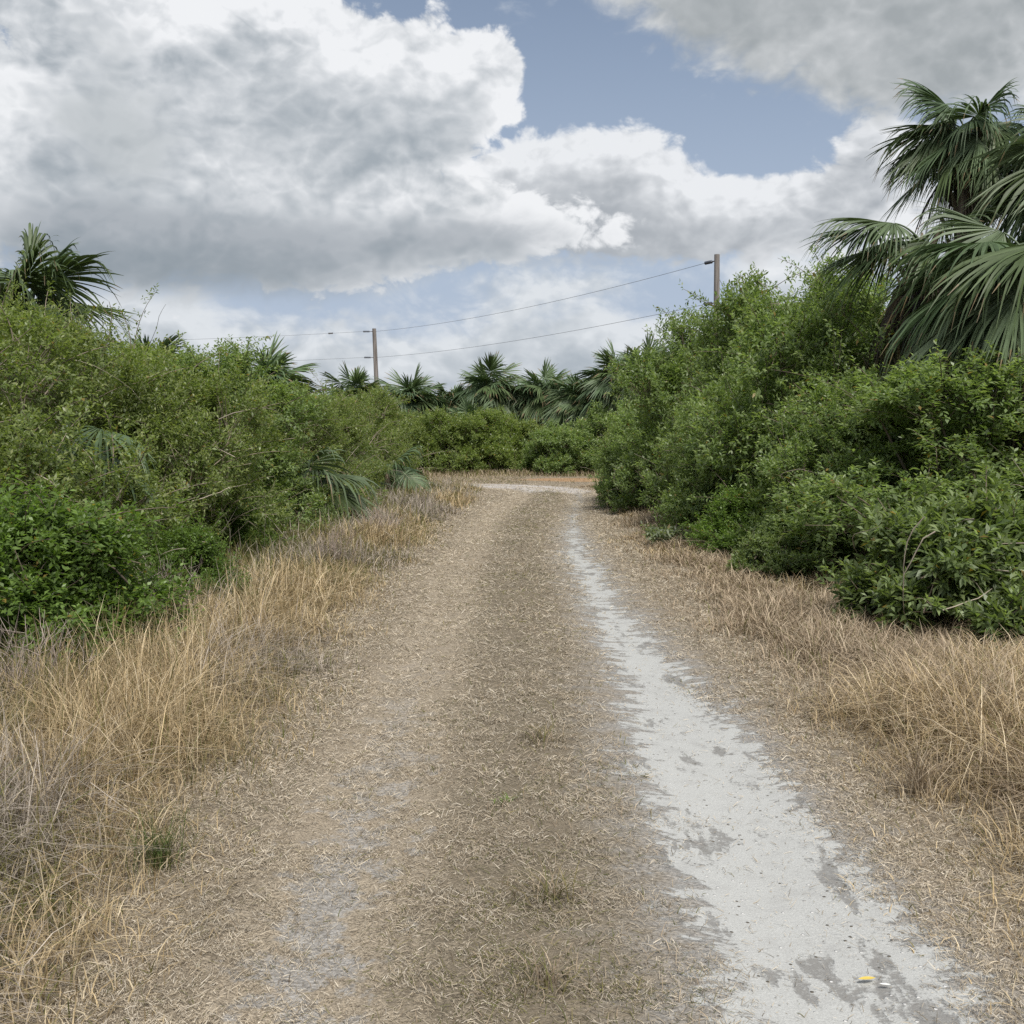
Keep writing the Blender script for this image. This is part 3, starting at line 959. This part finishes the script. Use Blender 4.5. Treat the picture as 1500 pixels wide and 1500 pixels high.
def near_palm(seed, x, y, ch, label, fronds, size=0.95, pet=1.0, wind=(0, 0, 0), dead=6, extra=(), group='palms by the track'):
    rg = np.random.default_rng(seed)
    root = thing('cabbage_palm', (x, y, 0), label, 'palm tree', group)
    palm_trunk(root, rg, ch, 0.16)
    specs = []
    for k in range(fronds):
        u = (k + 0.5) / fronds
        el = math.asin(np.clip(0.90 - u * 1.25, -0.5, 0.90)) + rg.normal(0, 0.1)
        specs.append((k * 2.39996 + rg.normal(0, 0.15), el, 1.0))
    for s in list(specs) + list(extra):
        g = Geo()
        frond_geo(g, rg, (0, 0, ch + 0.05), s[0], s[1], pet * rg.uniform(0.8, 1.15) * s[2], size * rg.uniform(0.88, 1.12), PGREEN[rg.integers(4)],
                  wind, droop=0.08 + 0.14 * max(0, 0.8 - s[1]) + rg.uniform(0, 0.30), nseg=60, stations=9, wide=0.85, vee=rg.uniform(0.25, 0.9), costa=0.32)
        link('frond', g.mesh('palm_frond', M_PALM), root)
    for k in range(dead):
        g = Geo()
        frond_geo(g, rg, (0, 0, ch - 0.1), k * 2.4 + rg.normal(0, 0.3), R(-48) + rg.normal(0, 0.15), pet * 0.75, size * 0.85, PDEAD[rg.integers(3)],
                  wind, droop=0.95, nseg=34, stations=6, vee=0.9)
        link('dead_frond', g.mesh('dead_palm_frond', M_PALM), root)
    return root


WL = (-0.24, -0.05, 0.0)
near_palm(101, 5.75, 12.4, 3.5, 'large cabbage palm on the right with heavy windswept fronds low over the shrubs', 26, 0.88, 0.62, WL, 10,
          extra=((R(188), R(6), 1.1), (R(200), R(-14), 1.0), (R(215), R(12), 1.0), (R(230), R(-8), 0.9), (R(245), R(-20), 1.0)))
near_palm(102, 5.75, 14.2, 5.35, 'taller cabbage palm at the right whose crown tops the cluster', 24, 0.58, 0.36, WL, 4,
          extra=((R(180), R(30), 1.1), (R(200), R(60), 1.2), (R(160), R(70), 1.2), (R(195), R(0), 1.0)))
near_palm(103, 6.75, 13.3, 4.85, 'cabbage palm cut by the right edge of the picture', 28, 0.72, 0.50, WL, 5)
near_palm(105, 4.92, 13.4, 3.85, 'cabbage palm at the left of the right-hand cluster, with dark hanging dead fronds', 6, 0.66, 0.40, WL, 24,
          extra=((R(178), R(38), 1.7), (R(190), R(48), 1.2), (R(165), R(26), 1.2)))
near_palm(104, -6.1, 13.9, 3.15, 'young palm with stiff upright fronds at the left edge, above the shrubs', 14, 0.8, 0.5, (0.02, 0, 0), 2,
          extra=((R(20), R(70), 1.0), (R(100), R(75), 1.0), (R(200), R(68), 1.0), (R(300), R(60), 1.0)))

FARP = []
for k in range(3):
    rg = np.random.default_rng(150 + k)
    g = Geo()
    for j in range(84):
        u = (j + 0.5) / 84
        frond_geo(g, rg, (0, 0, 0), j * 2.39996 + rg.normal(0, 0.2), math.asin(0.97 - u * 1.72) + rg.normal(0, 0.1), 0.48 * rg.uniform(0.7, 1.3), 0.62 * rg.uniform(0.85, 1.15),
                  np.array(PGREEN[rg.integers(4)]) * 1.1, (-0.05, 0, 0), 0.12 + 0.25 * u, nseg=30, stations=5, wide=1.35, vee=0.45, costa=0.28, flop=0.15)
    dg = Geo()
    for j in range(16):
        frond_geo(dg, rg, (0, 0, -0.15), j * 2.4, R(-52) + rg.normal(0, 0.15), 0.5, 0.72, PDEAD[rg.integers(3)], (0, 0, 0), 0.9, nseg=22, stations=5, vee=0.9)
    FARP.append((g.mesh('far_palm_crown', M_PALM), dg.mesh('far_palm_skirt', M_PALM)))


def far_palm(k, x, y, top, s, label):
    rg = np.random.default_rng(200 + k)
    root = thing('cabbage_palm', (x, y, 0), label, 'palm tree', 'cabbage palms rising over the far scrub')
    ch = top - 0.88 * s
    palm_trunk(root, rg, ch, 0.17)
    cr, sk = FARP[k % 3]
    for nm, me in (('crown', cr), ('dead_skirt', sk)):
        o = link(nm, me, root)
        o.location = (0, 0, ch)
        o.rotation_euler = (0, 0, rg.uniform(0, 6.28))
        o.scale = (s, s, s)


for k, (px, Y, ytop, s, lb) in enumerate((
        (385, 32, 498, 1.65, 'round cabbage palm rising over the left scrub, nearest of the far palms'),
        (222, 34, 484, 1.5, 'cabbage palm at the far left, only its spiky top showing over the shrubs'),
        (518, 47, 536, 1.62, 'cabbage palm just left of the leaning utility pole'),
        (600, 49, 540, 1.68, 'cabbage palm just right of the leaning utility pole'),
        (662, 51, 556, 1.40, 'small cabbage palm between the leaning-pole palm and the tallest middle palm'),
        (718, 50, 521, 1.74, 'tallest of the middle palms, at the far end left of centre'),
        (797, 50, 533, 1.62, 'cabbage palm straight ahead above the pale sand bend'),
        (848, 48, 541, 1.57, 'cabbage palm with a brown skirt, right of the one straight ahead'),
        (905, 46, 505, 1.68, 'cabbage palm leaning out beside the right-hand scrub'),
        (950, 43, 497, 1.57, 'rightmost far cabbage palm, half behind the right-hand scrub'),
        (762, 53, 556, 1.46, 'low cabbage palm tucked between the tallest middle palm and the one straight ahead'),
        (872, 47, 556, 1.34, 'short cabbage palm wedged between the brown-skirted palm and the leaning palm'),
        (690, 48, 585, 1.34, 'lowest middle cabbage palm, its crown down among the far shrubs'))):
    far_palm(k, (px - 750) / F * Y, Y, EYE + (HORIZON - ytop) / F * Y, s, lb)


def palmetto(seed, x, y, h, n, size, label, pet=0.6, span=(75, -5), az0=None, extra=()):
    rg = np.random.default_rng(seed)
    root = thing('saw_palmetto', (x, y, 0), label, 'palmetto', 'saw palmettos in the left scrub')
    g = Geo()
    g.tube([(0, 0, -0.05), (0.02, 0, h * 0.5), (0, 0, h)], [0.09, 0.08, 0.06], (0.13, 0.10, 0.07), 8)
    link('stem', g.mesh('palmetto_stem', M_BARK), root)
    for k in range(n):
        u = (k + 0.5) / n
        a = k * 2.4 if az0 is None else az0 + rg.normal(0, 0.7)
        g = Geo()
        frond_geo(g, rg, (0, 0, h), a, R(span[0] + (span[1] - span[0]) * u), pet * rg.uniform(0.85, 1.2), size * rg.uniform(0.9, 1.1),
                  np.array(PGREEN[rg.integers(4)]) * 0.95, (0, 0, 0), 0.38, nseg=32, stations=6, vee=0.3)
        link('frond', g.mesh('palmetto_frond', M_PALM), root)


palmetto(301, -4.45, 11.0, 1.55, 6, 0.62, 'palmetto with drooping blue-green fronds poking from the left shrubs', 0.6, (40, -30), R(-50))
palmetto(302, -3.55, 18.6, 0.75, 9, 0.85, 'dark palmetto with spread fronds low in the left scrub', 0.55, (60, -10), R(-60))
palmetto(303, -3.1, 27.2, 0.6, 8, 0.8, 'palmetto at the end of the left scrub beside the track', 0.5, (70, 0))


# ------------------------------------------------------------------ grass
def blades(rg, x, y, z, h, w, bend, col, lean=(0, 0), st=(0, 0.38, 0.72, 1.0), head=None):
    n = len(x)
    st = np.array(st)
    k = len(st)
    a = rg.uniform(0, 2 * math.pi, n) if head is None else head
    ca, sa = np.cos(a), np.sin(a)
    b2 = a + rg.uniform(-0.8, 0.8, n) + math.pi / 2
    t = st[None]
    off = h[:, None] * (bend[:, None] * t ** 1.9) * 0.8 + h[:, None] * 0.18 * t * rg.uniform(0, 1, (n, 1))
    zz = h[:, None] * (t - 0.42 * np.minimum(bend[:, None], 1.6) * t ** 2.6)
    px = x[:, None] + ca[:, None] * off + lean[0] * h[:, None] * t
    py = y[:, None] + sa[:, None] * off + lean[1] * h[:, None] * t
    pz = z[:, None] + zz - 0.01
    ww = w[:, None] * np.interp(st, [0, 0.3, 0.7, 1], [0.75, 1.0, 0.75, 0.12])[None] * 0.5
    dx, dy = np.cos(b2)[:, None] * ww, np.sin(b2)[:, None] * ww
    v = np.stack([np.stack([px + dx, py + dy, pz], -1), np.stack([px - dx, py - dy, pz], -1)], 2).reshape(-1, 3)
    i = (np.arange(n)[:, None] * k + np.arange(k - 1)[None]) * 2
    f = np.stack([i, i + 1, i + 3, i + 2], -1).reshape(-1, 4)
    return v, f, np.repeat(col, k - 1, 0)


def palette(rg, n, pal, jitter=0.2):
    pal = np.asarray(pal)
    q = rg.uniform(0, len(pal) - 1.001, n)
    i = q.astype(int)
    fr = (q - i)[:, None]
    return (pal[i] * (1 - fr) + pal[i + 1] * fr) * rg.uniform(1 - jitter, 1 + jitter, (n, 1))


GOLD = [(0.250, 0.190, 0.109), (0.412, 0.316, 0.178), (0.536, 0.425, 0.263), (0.625, 0.533, 0.376)]
GREYD = [(0.215, 0.184, 0.152), (0.358, 0.309, 0.255), (0.484, 0.426, 0.358)]
OLIVE = [(0.088, 0.096, 0.028), (0.136, 0.136, 0.048), (0.224, 0.192, 0.080)]
BROWN = [(0.199, 0.151, 0.104), (0.320, 0.251, 0.173), (0.415, 0.333, 0.238), (0.501, 0.423, 0.311)]


def scatter(rg, x0, x1, y0, y1, dens):
    """points with a density that falls off with distance, dens(y) per square metre"""
    xs, ys = [], []
    y = y0
    while y < y1:
        dy = max(0.5, y * 0.12)
        n = rg.poisson(dens(y + dy / 2) * (x1 - x0) * dy)
        xs.append(rg.uniform(x0, x1, n)); ys.append(rg.uniform(y, y + dy, n))
        y += dy
    return np.concatenate(xs), np.concatenate(ys)


def clumped(rg, x0, x1, y0, y1, dens, per=16, sig=0.055):
    cx, cy = scatter(rg, x0, x1, y0, y1, lambda d: dens(d) / per)
    k = rg.integers(per // 3, per * 5 // 3 + 1, len(cx))
    i = np.repeat(np.arange(len(cx)), k)
    s = sig * rg.uniform(0.5, 1.8, len(cx))[i] * np.clip(cy[i] / 6, 1, 2.5)
    ox, oy = rg.normal(0, 1, len(i)) * s, rg.normal(0, 1, len(i)) * s
    return cx[i] + ox, cy[i] + oy, np.arctan2(oy, ox) + rg.normal(0, 0.7, len(i)), rg.uniform(0, 1, len(cx))[i]


def tall_grass_left():
    rg = np.random.default_rng(401)
    x, y, hd, cr = clumped(rg, -4.6, -0.95, 1.6, 36, lambda d: 4800 * min(1, (5.5 / max(d, 5.5)) ** 1.15))
    lat, al = lateral(x, y)
    e = -lat + 0.30 * (fbm(x * 1.1, y * 1.1, 21) - 0.5) * 2
    prof = sstep(e, 1.25, 2.2)
    patch = fbm(x * 0.9, y * 0.7, 33)
    keep = rg.uniform(size=len(x)) < (0.18 + 0.82 * prof) * sstep(e, 1.0, 1.35) * (1 - 0.75 * sstep(e, 3.2, 4.2))
    keep &= ~((np.abs(lat) < 1.1))
    x, y, prof, patch, e, hd, cr = x[keep], y[keep], prof[keep], patch[keep], e[keep], hd[keep], cr[keep]
    n = len(x)
    far = np.clip(y / 5.5, 1, 5) ** 0.85
    h = (0.07 + 0.40 * prof * (0.45 + 0.95 * patch)) * (0.55 + 0.75 * cr) * rg.uniform(0.45, 1.15, n)
    h *= np.where(y > 16, 0.85, 1)
    w = 0.0040 * far * rg.uniform(0.5, 1.4, n)
    bend = 0.1 + 1.9 * rg.uniform(0, 1, n) ** 1.3
    kind = fbm(x * 0.8 + 5, y * 0.55, 47)
    col = palette(rg, n, GOLD)
    g2 = palette(rg, n, GREYD)
    ol = palette(rg, n, OLIVE)
    kk = sstep(kind + 0.12 * (e - 2.2) + 0.25 * (cr - 0.5), 0.48, 0.64)[:, None]
    col = np.where(rg.uniform(size=(n, 1)) < kk, g2, col)
    green = 0.08 + 0.30 * sstep(patch, 0.6, 0.35) + 0.5 * sstep(e, 2.4, 3.1)
    col = np.where(rg.uniform(size=(n, 1)) < green[:, None], ol, col)
    g = Geo()
    g.add(*blades(rg, x, y, surface_z(x, y), h, w, bend, col * (0.82 + 0.36 * cr[:, None]), head=hd))
    link('tall_dry_grass', g.mesh('tall_dry_grass', M_STRAW), None, 'tall golden dry grass along the left side of the track', 'grass', None, 'stuff')


def verge_grass_right():
    rg = np.random.default_rng(402)
    x, y, hd, cr = clumped(rg, 0.9, 5.2, 1.8, 30, lambda d: 4800 * min(1, (5.5 / max(d, 5.5)) ** 1.15))
    lat, al = lateral(x, y)
    e = lat + 0.35 * (fbm(x * 1.0, y * 1.0, 61) - 0.5) * 2
    prof = sstep(e, 1.35, 2.3)
    patch = fbm(x * 1.0, y * 0.9, 65)
    keep = rg.uniform(size=len(x)) < (0.22 + 0.78 * prof) * sstep(e, 1.1, 1.4) * (1 - 0.8 * sstep(e, 3.6, 4.6)) * sstep(patch, 0.18, 0.45)
    x, y, prof, patch, hd, cr = x[keep], y[keep], prof[keep], patch[keep], hd[keep], cr[keep]
    n = len(x)
    far = np.clip(y / 5.5, 1, 5) ** 0.85
    tall = 0.20 + 0.30 * sstep(y, 9, 4)
    h = (0.055 + tall * prof * (0.35 + 1.0 * patch)) * (0.5 + 0.8 * cr) * rg.uniform(0.45, 1.2, n)
    w = 0.0040 * far * rg.uniform(0.6, 1.4, n)
    bend = rg.uniform(0.3, 1.7, n)
    col = palette(rg, n, BROWN)
    kind = fbm(x * 0.9 + 15, y * 0.7, 67)
    gold = sstep(kind + 0.35 * sstep(y, 8, 4), 0.55, 0.75)[:, None]
    col = np.where(rg.uniform(size=(n, 1)) < gold * 0.8, palette(rg, n, GOLD), col)
    col = np.where(rg.uniform(size=(n, 1)) < 0.07, palette(rg, n, OLIVE), col)
    g = Geo()
    g.add(*blades(rg, x, y, surface_z(x, y), h, w, bend, col * (0.78 + 0.4 * cr[:, None]), head=hd))
    link('brown_verge_grass', g.mesh('brown_verge_grass', M_STRAW), None, 'brown matted dry grass on the right verge below the scrub', 'grass', None, 'stuff')


def far_grass():
    rg = np.random.default_rng(405)
    x = rg.uniform(-9, 9, 26000); y = rg.uniform(34.5, 43.5, 26000)
    lat, al = lateral(x, y)
    keep = (np.abs(lat) > 1.5) & (rg.uniform(size=len(x)) < np.where((x > 0.5) & (y < 40.5), 0.12, 0.9))
    x, y = x[keep], y[keep]
    n = len(x)
    h = (0.06 + 0.26 * sstep(y, 39.5, 42.5) + 0.2 * sstep(x, -2.5, -4.5)) * rg.uniform(0.5, 1.2, n)
    col = np.where(rg.uniform(size=(n, 1)) < 0.4, palette(rg, n, OLIVE), palette(rg, n, BROWN))
    g = Geo()
    g.add(*blades(rg, x, y, surface_z(x, y), h, np.full(n, 0.014), rg.uniform(0.2, 1, n), col))
    link('far_dry_grass', g.mesh('far_dry_grass', M_STRAW), None, 'dry grass fringe in front of the far scrub', 'grass', None, 'stuff')


def thatch():
    """mown straw lying on the track"""
    rg = np.random.default_rng(403)
    x, y = scatter(rg, -2.0, 2.3, 2.2, 33, lambda d: 34000 * min(1, (3.2 / max(d, 3.2)) ** 1.8))
    lat, al = lateral(x, y)
    n1 = fbm(x * 3.2, y * 3.2, 81)
    n2 = fbm(x * 9, y * 9, 83, 3)
    hw = np.interp(y, [0, 3, 5.5, 7.5, 11, 16, 19, 21.5], [0.37, 0.37, 0.33, 0.26, 0.20, 0.15, 0.08, -0.05])
    insand = sstep(hw - np.abs(lat - 0.80) + 0.55 * (n1 - 0.5) + 0.35 * (n2 - 0.5), -0.22, 0.16)
    rutl = np.exp(-((lat + 0.76) / 0.26) ** 2) * sstep(y, 8, 3.5)
    dens = (0.25 + 0.75 * sstep(n2 + 0.6 * (fbm(x * 2.2, y * 2.2, 89) - 0.5), 0.28, 0.62)) * (1 - 0.965 * insand) * (1 - 0.72 * rutl * sstep(n1, 0.35, 0.6))
    keep = (rg.uniform(size=len(x)) < dens) & (np.abs(lat) < 1.9)
    x, y, lat = x[keep], y[keep], lat[keep]
    n = len(x)
    far = np.clip(y / 3.4, 1, 8) ** 0.8
    ln = 0.018 * (0.35 + 2.2 * rg.uniform(0, 1, n) ** 3.5) * far ** 0.5
    w = 0.0016 * far * rg.uniform(0.6, 1.3, n)
    a = rg.uniform(0, math.pi, n)
    tilt = np.abs(rg.normal(0, 0.22, n))
    z0 = surface_z(x, y) + 0.001 + rg.uniform(0, 0.010, n)
    d = np.c_[np.cos(a) * np.cos(tilt), np.sin(a) * np.cos(tilt), np.sin(tilt)]
    s = np.c_[-np.sin(a), np.cos(a), rg.normal(0, 0.5, n)]
    p = np.c_[x, y, z0]
    m = p + d * (ln * 0.5)[:, None] + np.c_[0 * x, 0 * x, ln * 0.10 * rg.uniform(-0.3, 1, n)]
    e = p + d * ln[:, None] + s * (ln * 0.07 * rg.normal(0, 1, n))[:, None]
    h = s * (w * 0.5)[:, None]
    v = np.stack([p - h, p + h, m - h, m + h, e - h * 0.4, e + h * 0.4], 1).reshape(-1, 3)
    i = np.arange(n)[:, None] * 6
    f = np.concatenate([i + [[0, 1, 3, 2]], i + [[2, 3, 5, 4]]], 1).reshape(-1, 4)
    col = palette(rg, n, [(0.13, 0.108, 0.080), (0.33, 0.275, 0.198), (0.47, 0.40, 0.30), (0.57, 0.495, 0.385), (0.66, 0.60, 0.50)])
    col = col * (1 - 0.13 * np.exp(-(lat / 0.5) ** 2))[:, None] * (0.85 + 0.3 * fbm(x * 2.1, y * 1.4, 96))[:, None]
    ol = palette(rg, n, OLIVE)
    gr = 0.03 + 0.32 * np.exp(-(lat / 0.5) ** 2) * sstep(fbm(x, y, 88), 0.4, 0.65)
    col = np.where(rg.uniform(size=(n, 1)) < gr[:, None], ol, col)
    g = Geo()
    g.add(v, f, np.repeat(col, 2, 0))
    # short standing stubble on the middle strip
    x, y = scatter(rg, -1.7, 1.7, 2.2, 30, lambda d: 900 * min(1, (3.6 / max(d, 3.6)) ** 1.4))
    lat, al = lateral(x, y)
    keep = rg.uniform(size=len(x)) < (0.1 + np.exp(-(lat / 0.42) ** 2) + 0.5 * sstep(np.abs(lat), 1.15, 1.4)) * sstep(fbm(x * 1.7, y * 1.7, 91), 0.3, 0.6) * (np.abs(lat - 0.8) > 0.3)
    x, y = x[keep], y[keep]
    n = len(x)
    far = np.clip(y / 4, 1, 6) ** 0.8
    col = np.where(rg.uniform(size=(n, 1)) < 0.3, palette(rg, n, OLIVE), palette(rg, n, BROWN))
    g.add(*blades(rg, x, y, surface_z(x, y), rg.uniform(0.02, 0.08, n), 0.003 * far, rg.uniform(0.4, 1.8, n), col))
    link('mown_straw', g.mesh('mown_straw', M_STRAW), None, 'mown straw lying matted on the track between and beside the ruts', 'straw', None, 'stuff')


tall_grass_left()
verge_grass_right()
far_grass()
thatch()


# ------------------------------------------------------------------ single tufts, dead weeds, small plants
def tuft(name, x, y, n, h, spread, pal, label, cat, bend=(0.2, 1.2), w=0.0035, seed=0, group=None):
    rg = np.random.default_rng(500 + seed)
    a = rg.uniform(0, 6.28, n)
    q = np.abs(rg.normal(0, spread * 0.5, n))
    bx, by = np.cos(a) * q, np.sin(a) * q
    g = Geo()
    g.add(*blades(rg, bx, by, np.zeros(n), h * rg.uniform(0.5, 1.15, n), np.full(n, w), rg.uniform(*bend, n), palette(rg, n, pal)))
    o = link(name, g.mesh(name, M_STRAW), None, label, cat, group)
    o.location = (x, y, float(surface_z(x, y)[0]))
    return o


def dead_weed(seed, x, y, h, r, label, col=(0.30, 0.25, 0.215)):
    rg = np.random.default_rng(600 + seed)
    g = Geo()
    for k in range(46):
        a = rg.uniform(0, 6.28)
        d = nrm(np.array([math.cos(a) * rg.uniform(0.1, 0.8), math.sin(a) * rg.uniform(0.1, 0.8), 1.0]))
        b = np.array([rg.normal(0, r * 0.35), rg.normal(0, r * 0.35), -0.02])
        L = h * rg.uniform(0.6, 1.1)
        t = np.linspace(0, 1, 5)[:, None]
        pts = b + d * L * t + rg.normal(0, 0.02, (5, 3)) * t
        c = np.array(col) * rg.uniform(0.6, 1.35)
        g.tube(pts, np.linspace(0.0035, 0.0015, 5), c, 3)
        for j in range(7):
            s = rg.uniform(0.3, 1.0)
            p = b + d * L * s
            e = p + nrm(d + rg.normal(0, 0.7, 3)) * L * rg.uniform(0.12, 0.32)
            g.tube([p, (p + e) / 2 + rg.normal(0, 0.008, 3), e], [0.002, 0.0016, 0.001], c * rg.uniform(0.8, 1.3), 3)
    o = link('dead_weed', g.mesh('dead_weed', M_BARK), None, label, 'dead weed', 'dead weeds in the left grass')
    o.location = (x, y, float(surface_z(x, y)[0]))


dead_weed(1, -2.72, 5.9, 0.62, 0.42, 'grey-brown dead weed clump nearest the left edge of the picture')
dead_weed(2, -2.55, 7.9, 0.58, 0.36, 'purplish grey dead weed clump between the golden grass and the small bright bush')
dead_weed(3, -2.1, 12.6, 0.52, 0.36, 'grey dead weed clump halfway along the left grass', (0.32, 0.26, 0.22))
dead_weed(4, -3.0, 9.2, 0.55, 0.35, 'grey dead weed clump at the foot of the left shrubs')
dead_weed(5, -1.95, 16.6, 0.5, 0.36, 'pale dead weed clump farthest along the left grass', (0.34, 0.28, 0.24))

tuft('grass_tuft', 1.78, 4.72, 130, 0.36, 0.10, BROWN, 'single bunch of brown grass with a dark base on the right verge', 'grass tuft', seed=1)
tuft('grass_tuft', 2.25, 3.95, 120, 0.34, 0.12, GOLD, 'golden grass tuft at the right edge beside the sand', 'grass tuft', seed=2)
tuft('grass_tuft', 0.13, 3.62, 70, 0.17, 0.10, OLIVE + BROWN, 'thin olive grass tuft on the middle strip, closest to the viewer', 'grass tuft', (0.5, 1.6), seed=3)
tuft('grass_tuft', 0.16, 5.55, 80, 0.15, 0.16, OLIVE + BROWN, 'spread olive grass tuft on the middle strip ahead of the green sprig', 'grass tuft', (0.5, 1.6), seed=4)
tuft('grass_tuft', 0.10, 3.05, 60, 0.13, 0.10, OLIVE + BROWN, 'short brown grass tuft on the middle strip at the bottom of the picture', 'grass tuft', (0.5, 1.8), seed=5)
tuft('green_sprig', -0.02, 4.62, 26, 0.06, 0.05, [(0.09, 0.16, 0.03), (0.16, 0.23, 0.06)], 'tiny bright green sprig on the mown middle strip', 'sprig', (0.4, 1.4), 0.005, 6)


def small_plant(seed, x, y, h, r, pal, young, label, name='weed_plant', leaf=0.045, n=60):
    rg = np.random.default_rng(700 + seed)
    root = thing(name, (x, y, float(surface_z(x, y)[0])), label, 'weed')
    g, fo = Geo(), Geo()
    b, ax = [], []
    for k in range(9):
        a = k * 2.4
        e = np.array([math.cos(a) * r * rg.uniform(0.3, 1), math.sin(a) * r * rg.uniform(0.3, 1), h * rg.uniform(0.5, 1)])
        t = np.linspace(0, 1, 5)[:, None]
        pts = e * t * [1, 1, 0] + UP * e[2] * t ** 0.8
        g.tube(pts, np.linspace(0.004, 0.002, 5), (0.14, 0.15, 0.06), 4)
        for s in rg.uniform(0.25, 1, n // 9):
            b.append(e * s * [1, 1, 0] + UP * e[2] * s ** 0.8)
            ax.append(nrm(e + rg.normal(0, 0.4, 3) * r) * leaf)
    b, ax = np.array(b), np.array(ax)
    fo.add(*leaves_on(rg, b, ax, nrm(b + UP * 0.2), 6, leaf, 0.4, pal, young))
    link('stems', g.mesh('weed_stems', M_BARK), root)
    link('foliage', fo.mesh('weed_foliage', M_LEAF), root)


tuft('grass_tuft', -1.30, 3.95, 150, 0.24, 0.10, [(0.045, 0.070, 0.018), (0.09, 0.125, 0.035), (0.20, 0.19, 0.09)], 'thin green grass tuft at the edge of the golden grass on the left', 'grass tuft', (0.2, 1.2), 0.003, 7)
small_plant(2, 2.12, 15.3, 0.28, 0.40, [(0.16, 0.20, 0.12), (0.24, 0.28, 0.18), (0.32, 0.36, 0.25)], (0.36, 0.40, 0.28), 'pale grey-green weed patch on the right verge beside the sand rut', leaf=0.09, n=90)


def fallen_leaf(x, y, ln, rz, col, label, name='fallen_leaf'):
    mt = plain_material(name, col, 0.6)
    n = 9
    t = np.linspace(0, 1, n)
    w = 0.17 * ln * np.sin(np.pi * t) ** 0.8
    z = 0.012 + 0.04 * ln * (2 * t - 1) ** 2
    c = np.c_[(t - 0.5) * ln, 0 * t, z]
    v = np.stack([c + np.c_[0 * t, w, w * 0.35], c, c - np.c_[0 * t, w, -w * 0.35]], 1).reshape(-1, 3)
    f = [[i * 3 + k, i * 3 + k + 1, i * 3 + k + 4, i * 3 + k + 3] for i in range(n - 1) for k in (0, 1)]
    o = link(name, new_mesh(name, v, f, mt, None, True), None, label, 'leaf')
    o.location = (x, y, float(surface_z(x, y)[0]) + 0.002)
    o.rotation_euler = (0, 0, R(rz))


fallen_leaf(1.05, 3.14, 0.055, 8, (0.60, 0.45, 0.09), 'yellow fallen leaf lying on the pale sand of the right rut')
fallen_leaf(1.09, 3.10, 0.032, -12, (0.72, 0.72, 0.68), 'tiny whitish leaf fragment next to the yellow fallen leaf')


def straw_stick(x, y, ln, rz, label):
    g = Geo()
    t = np.linspace(-0.5, 0.5, 6)
    g.tube(np.c_[t * ln, 0.03 * ln * np.sin(t * 5), 0.008 + 0 * t], 0.0016, (0.50, 0.43, 0.31), 5)
    o = link('twig', g.mesh('twig', M_BARK), None, label, 'twig')
    o.location = (x, y, float(surface_z(x, y)[0]))
    o.rotation_euler = (0, 0, R(rz))


straw_stick(-0.38, 6.75, 0.10, 3, 'pale twig lying across the left rut')
straw_stick(0.28, 3.95, 0.15, -58, 'long pale straw stalk lying on the middle strip by the olive tuft')
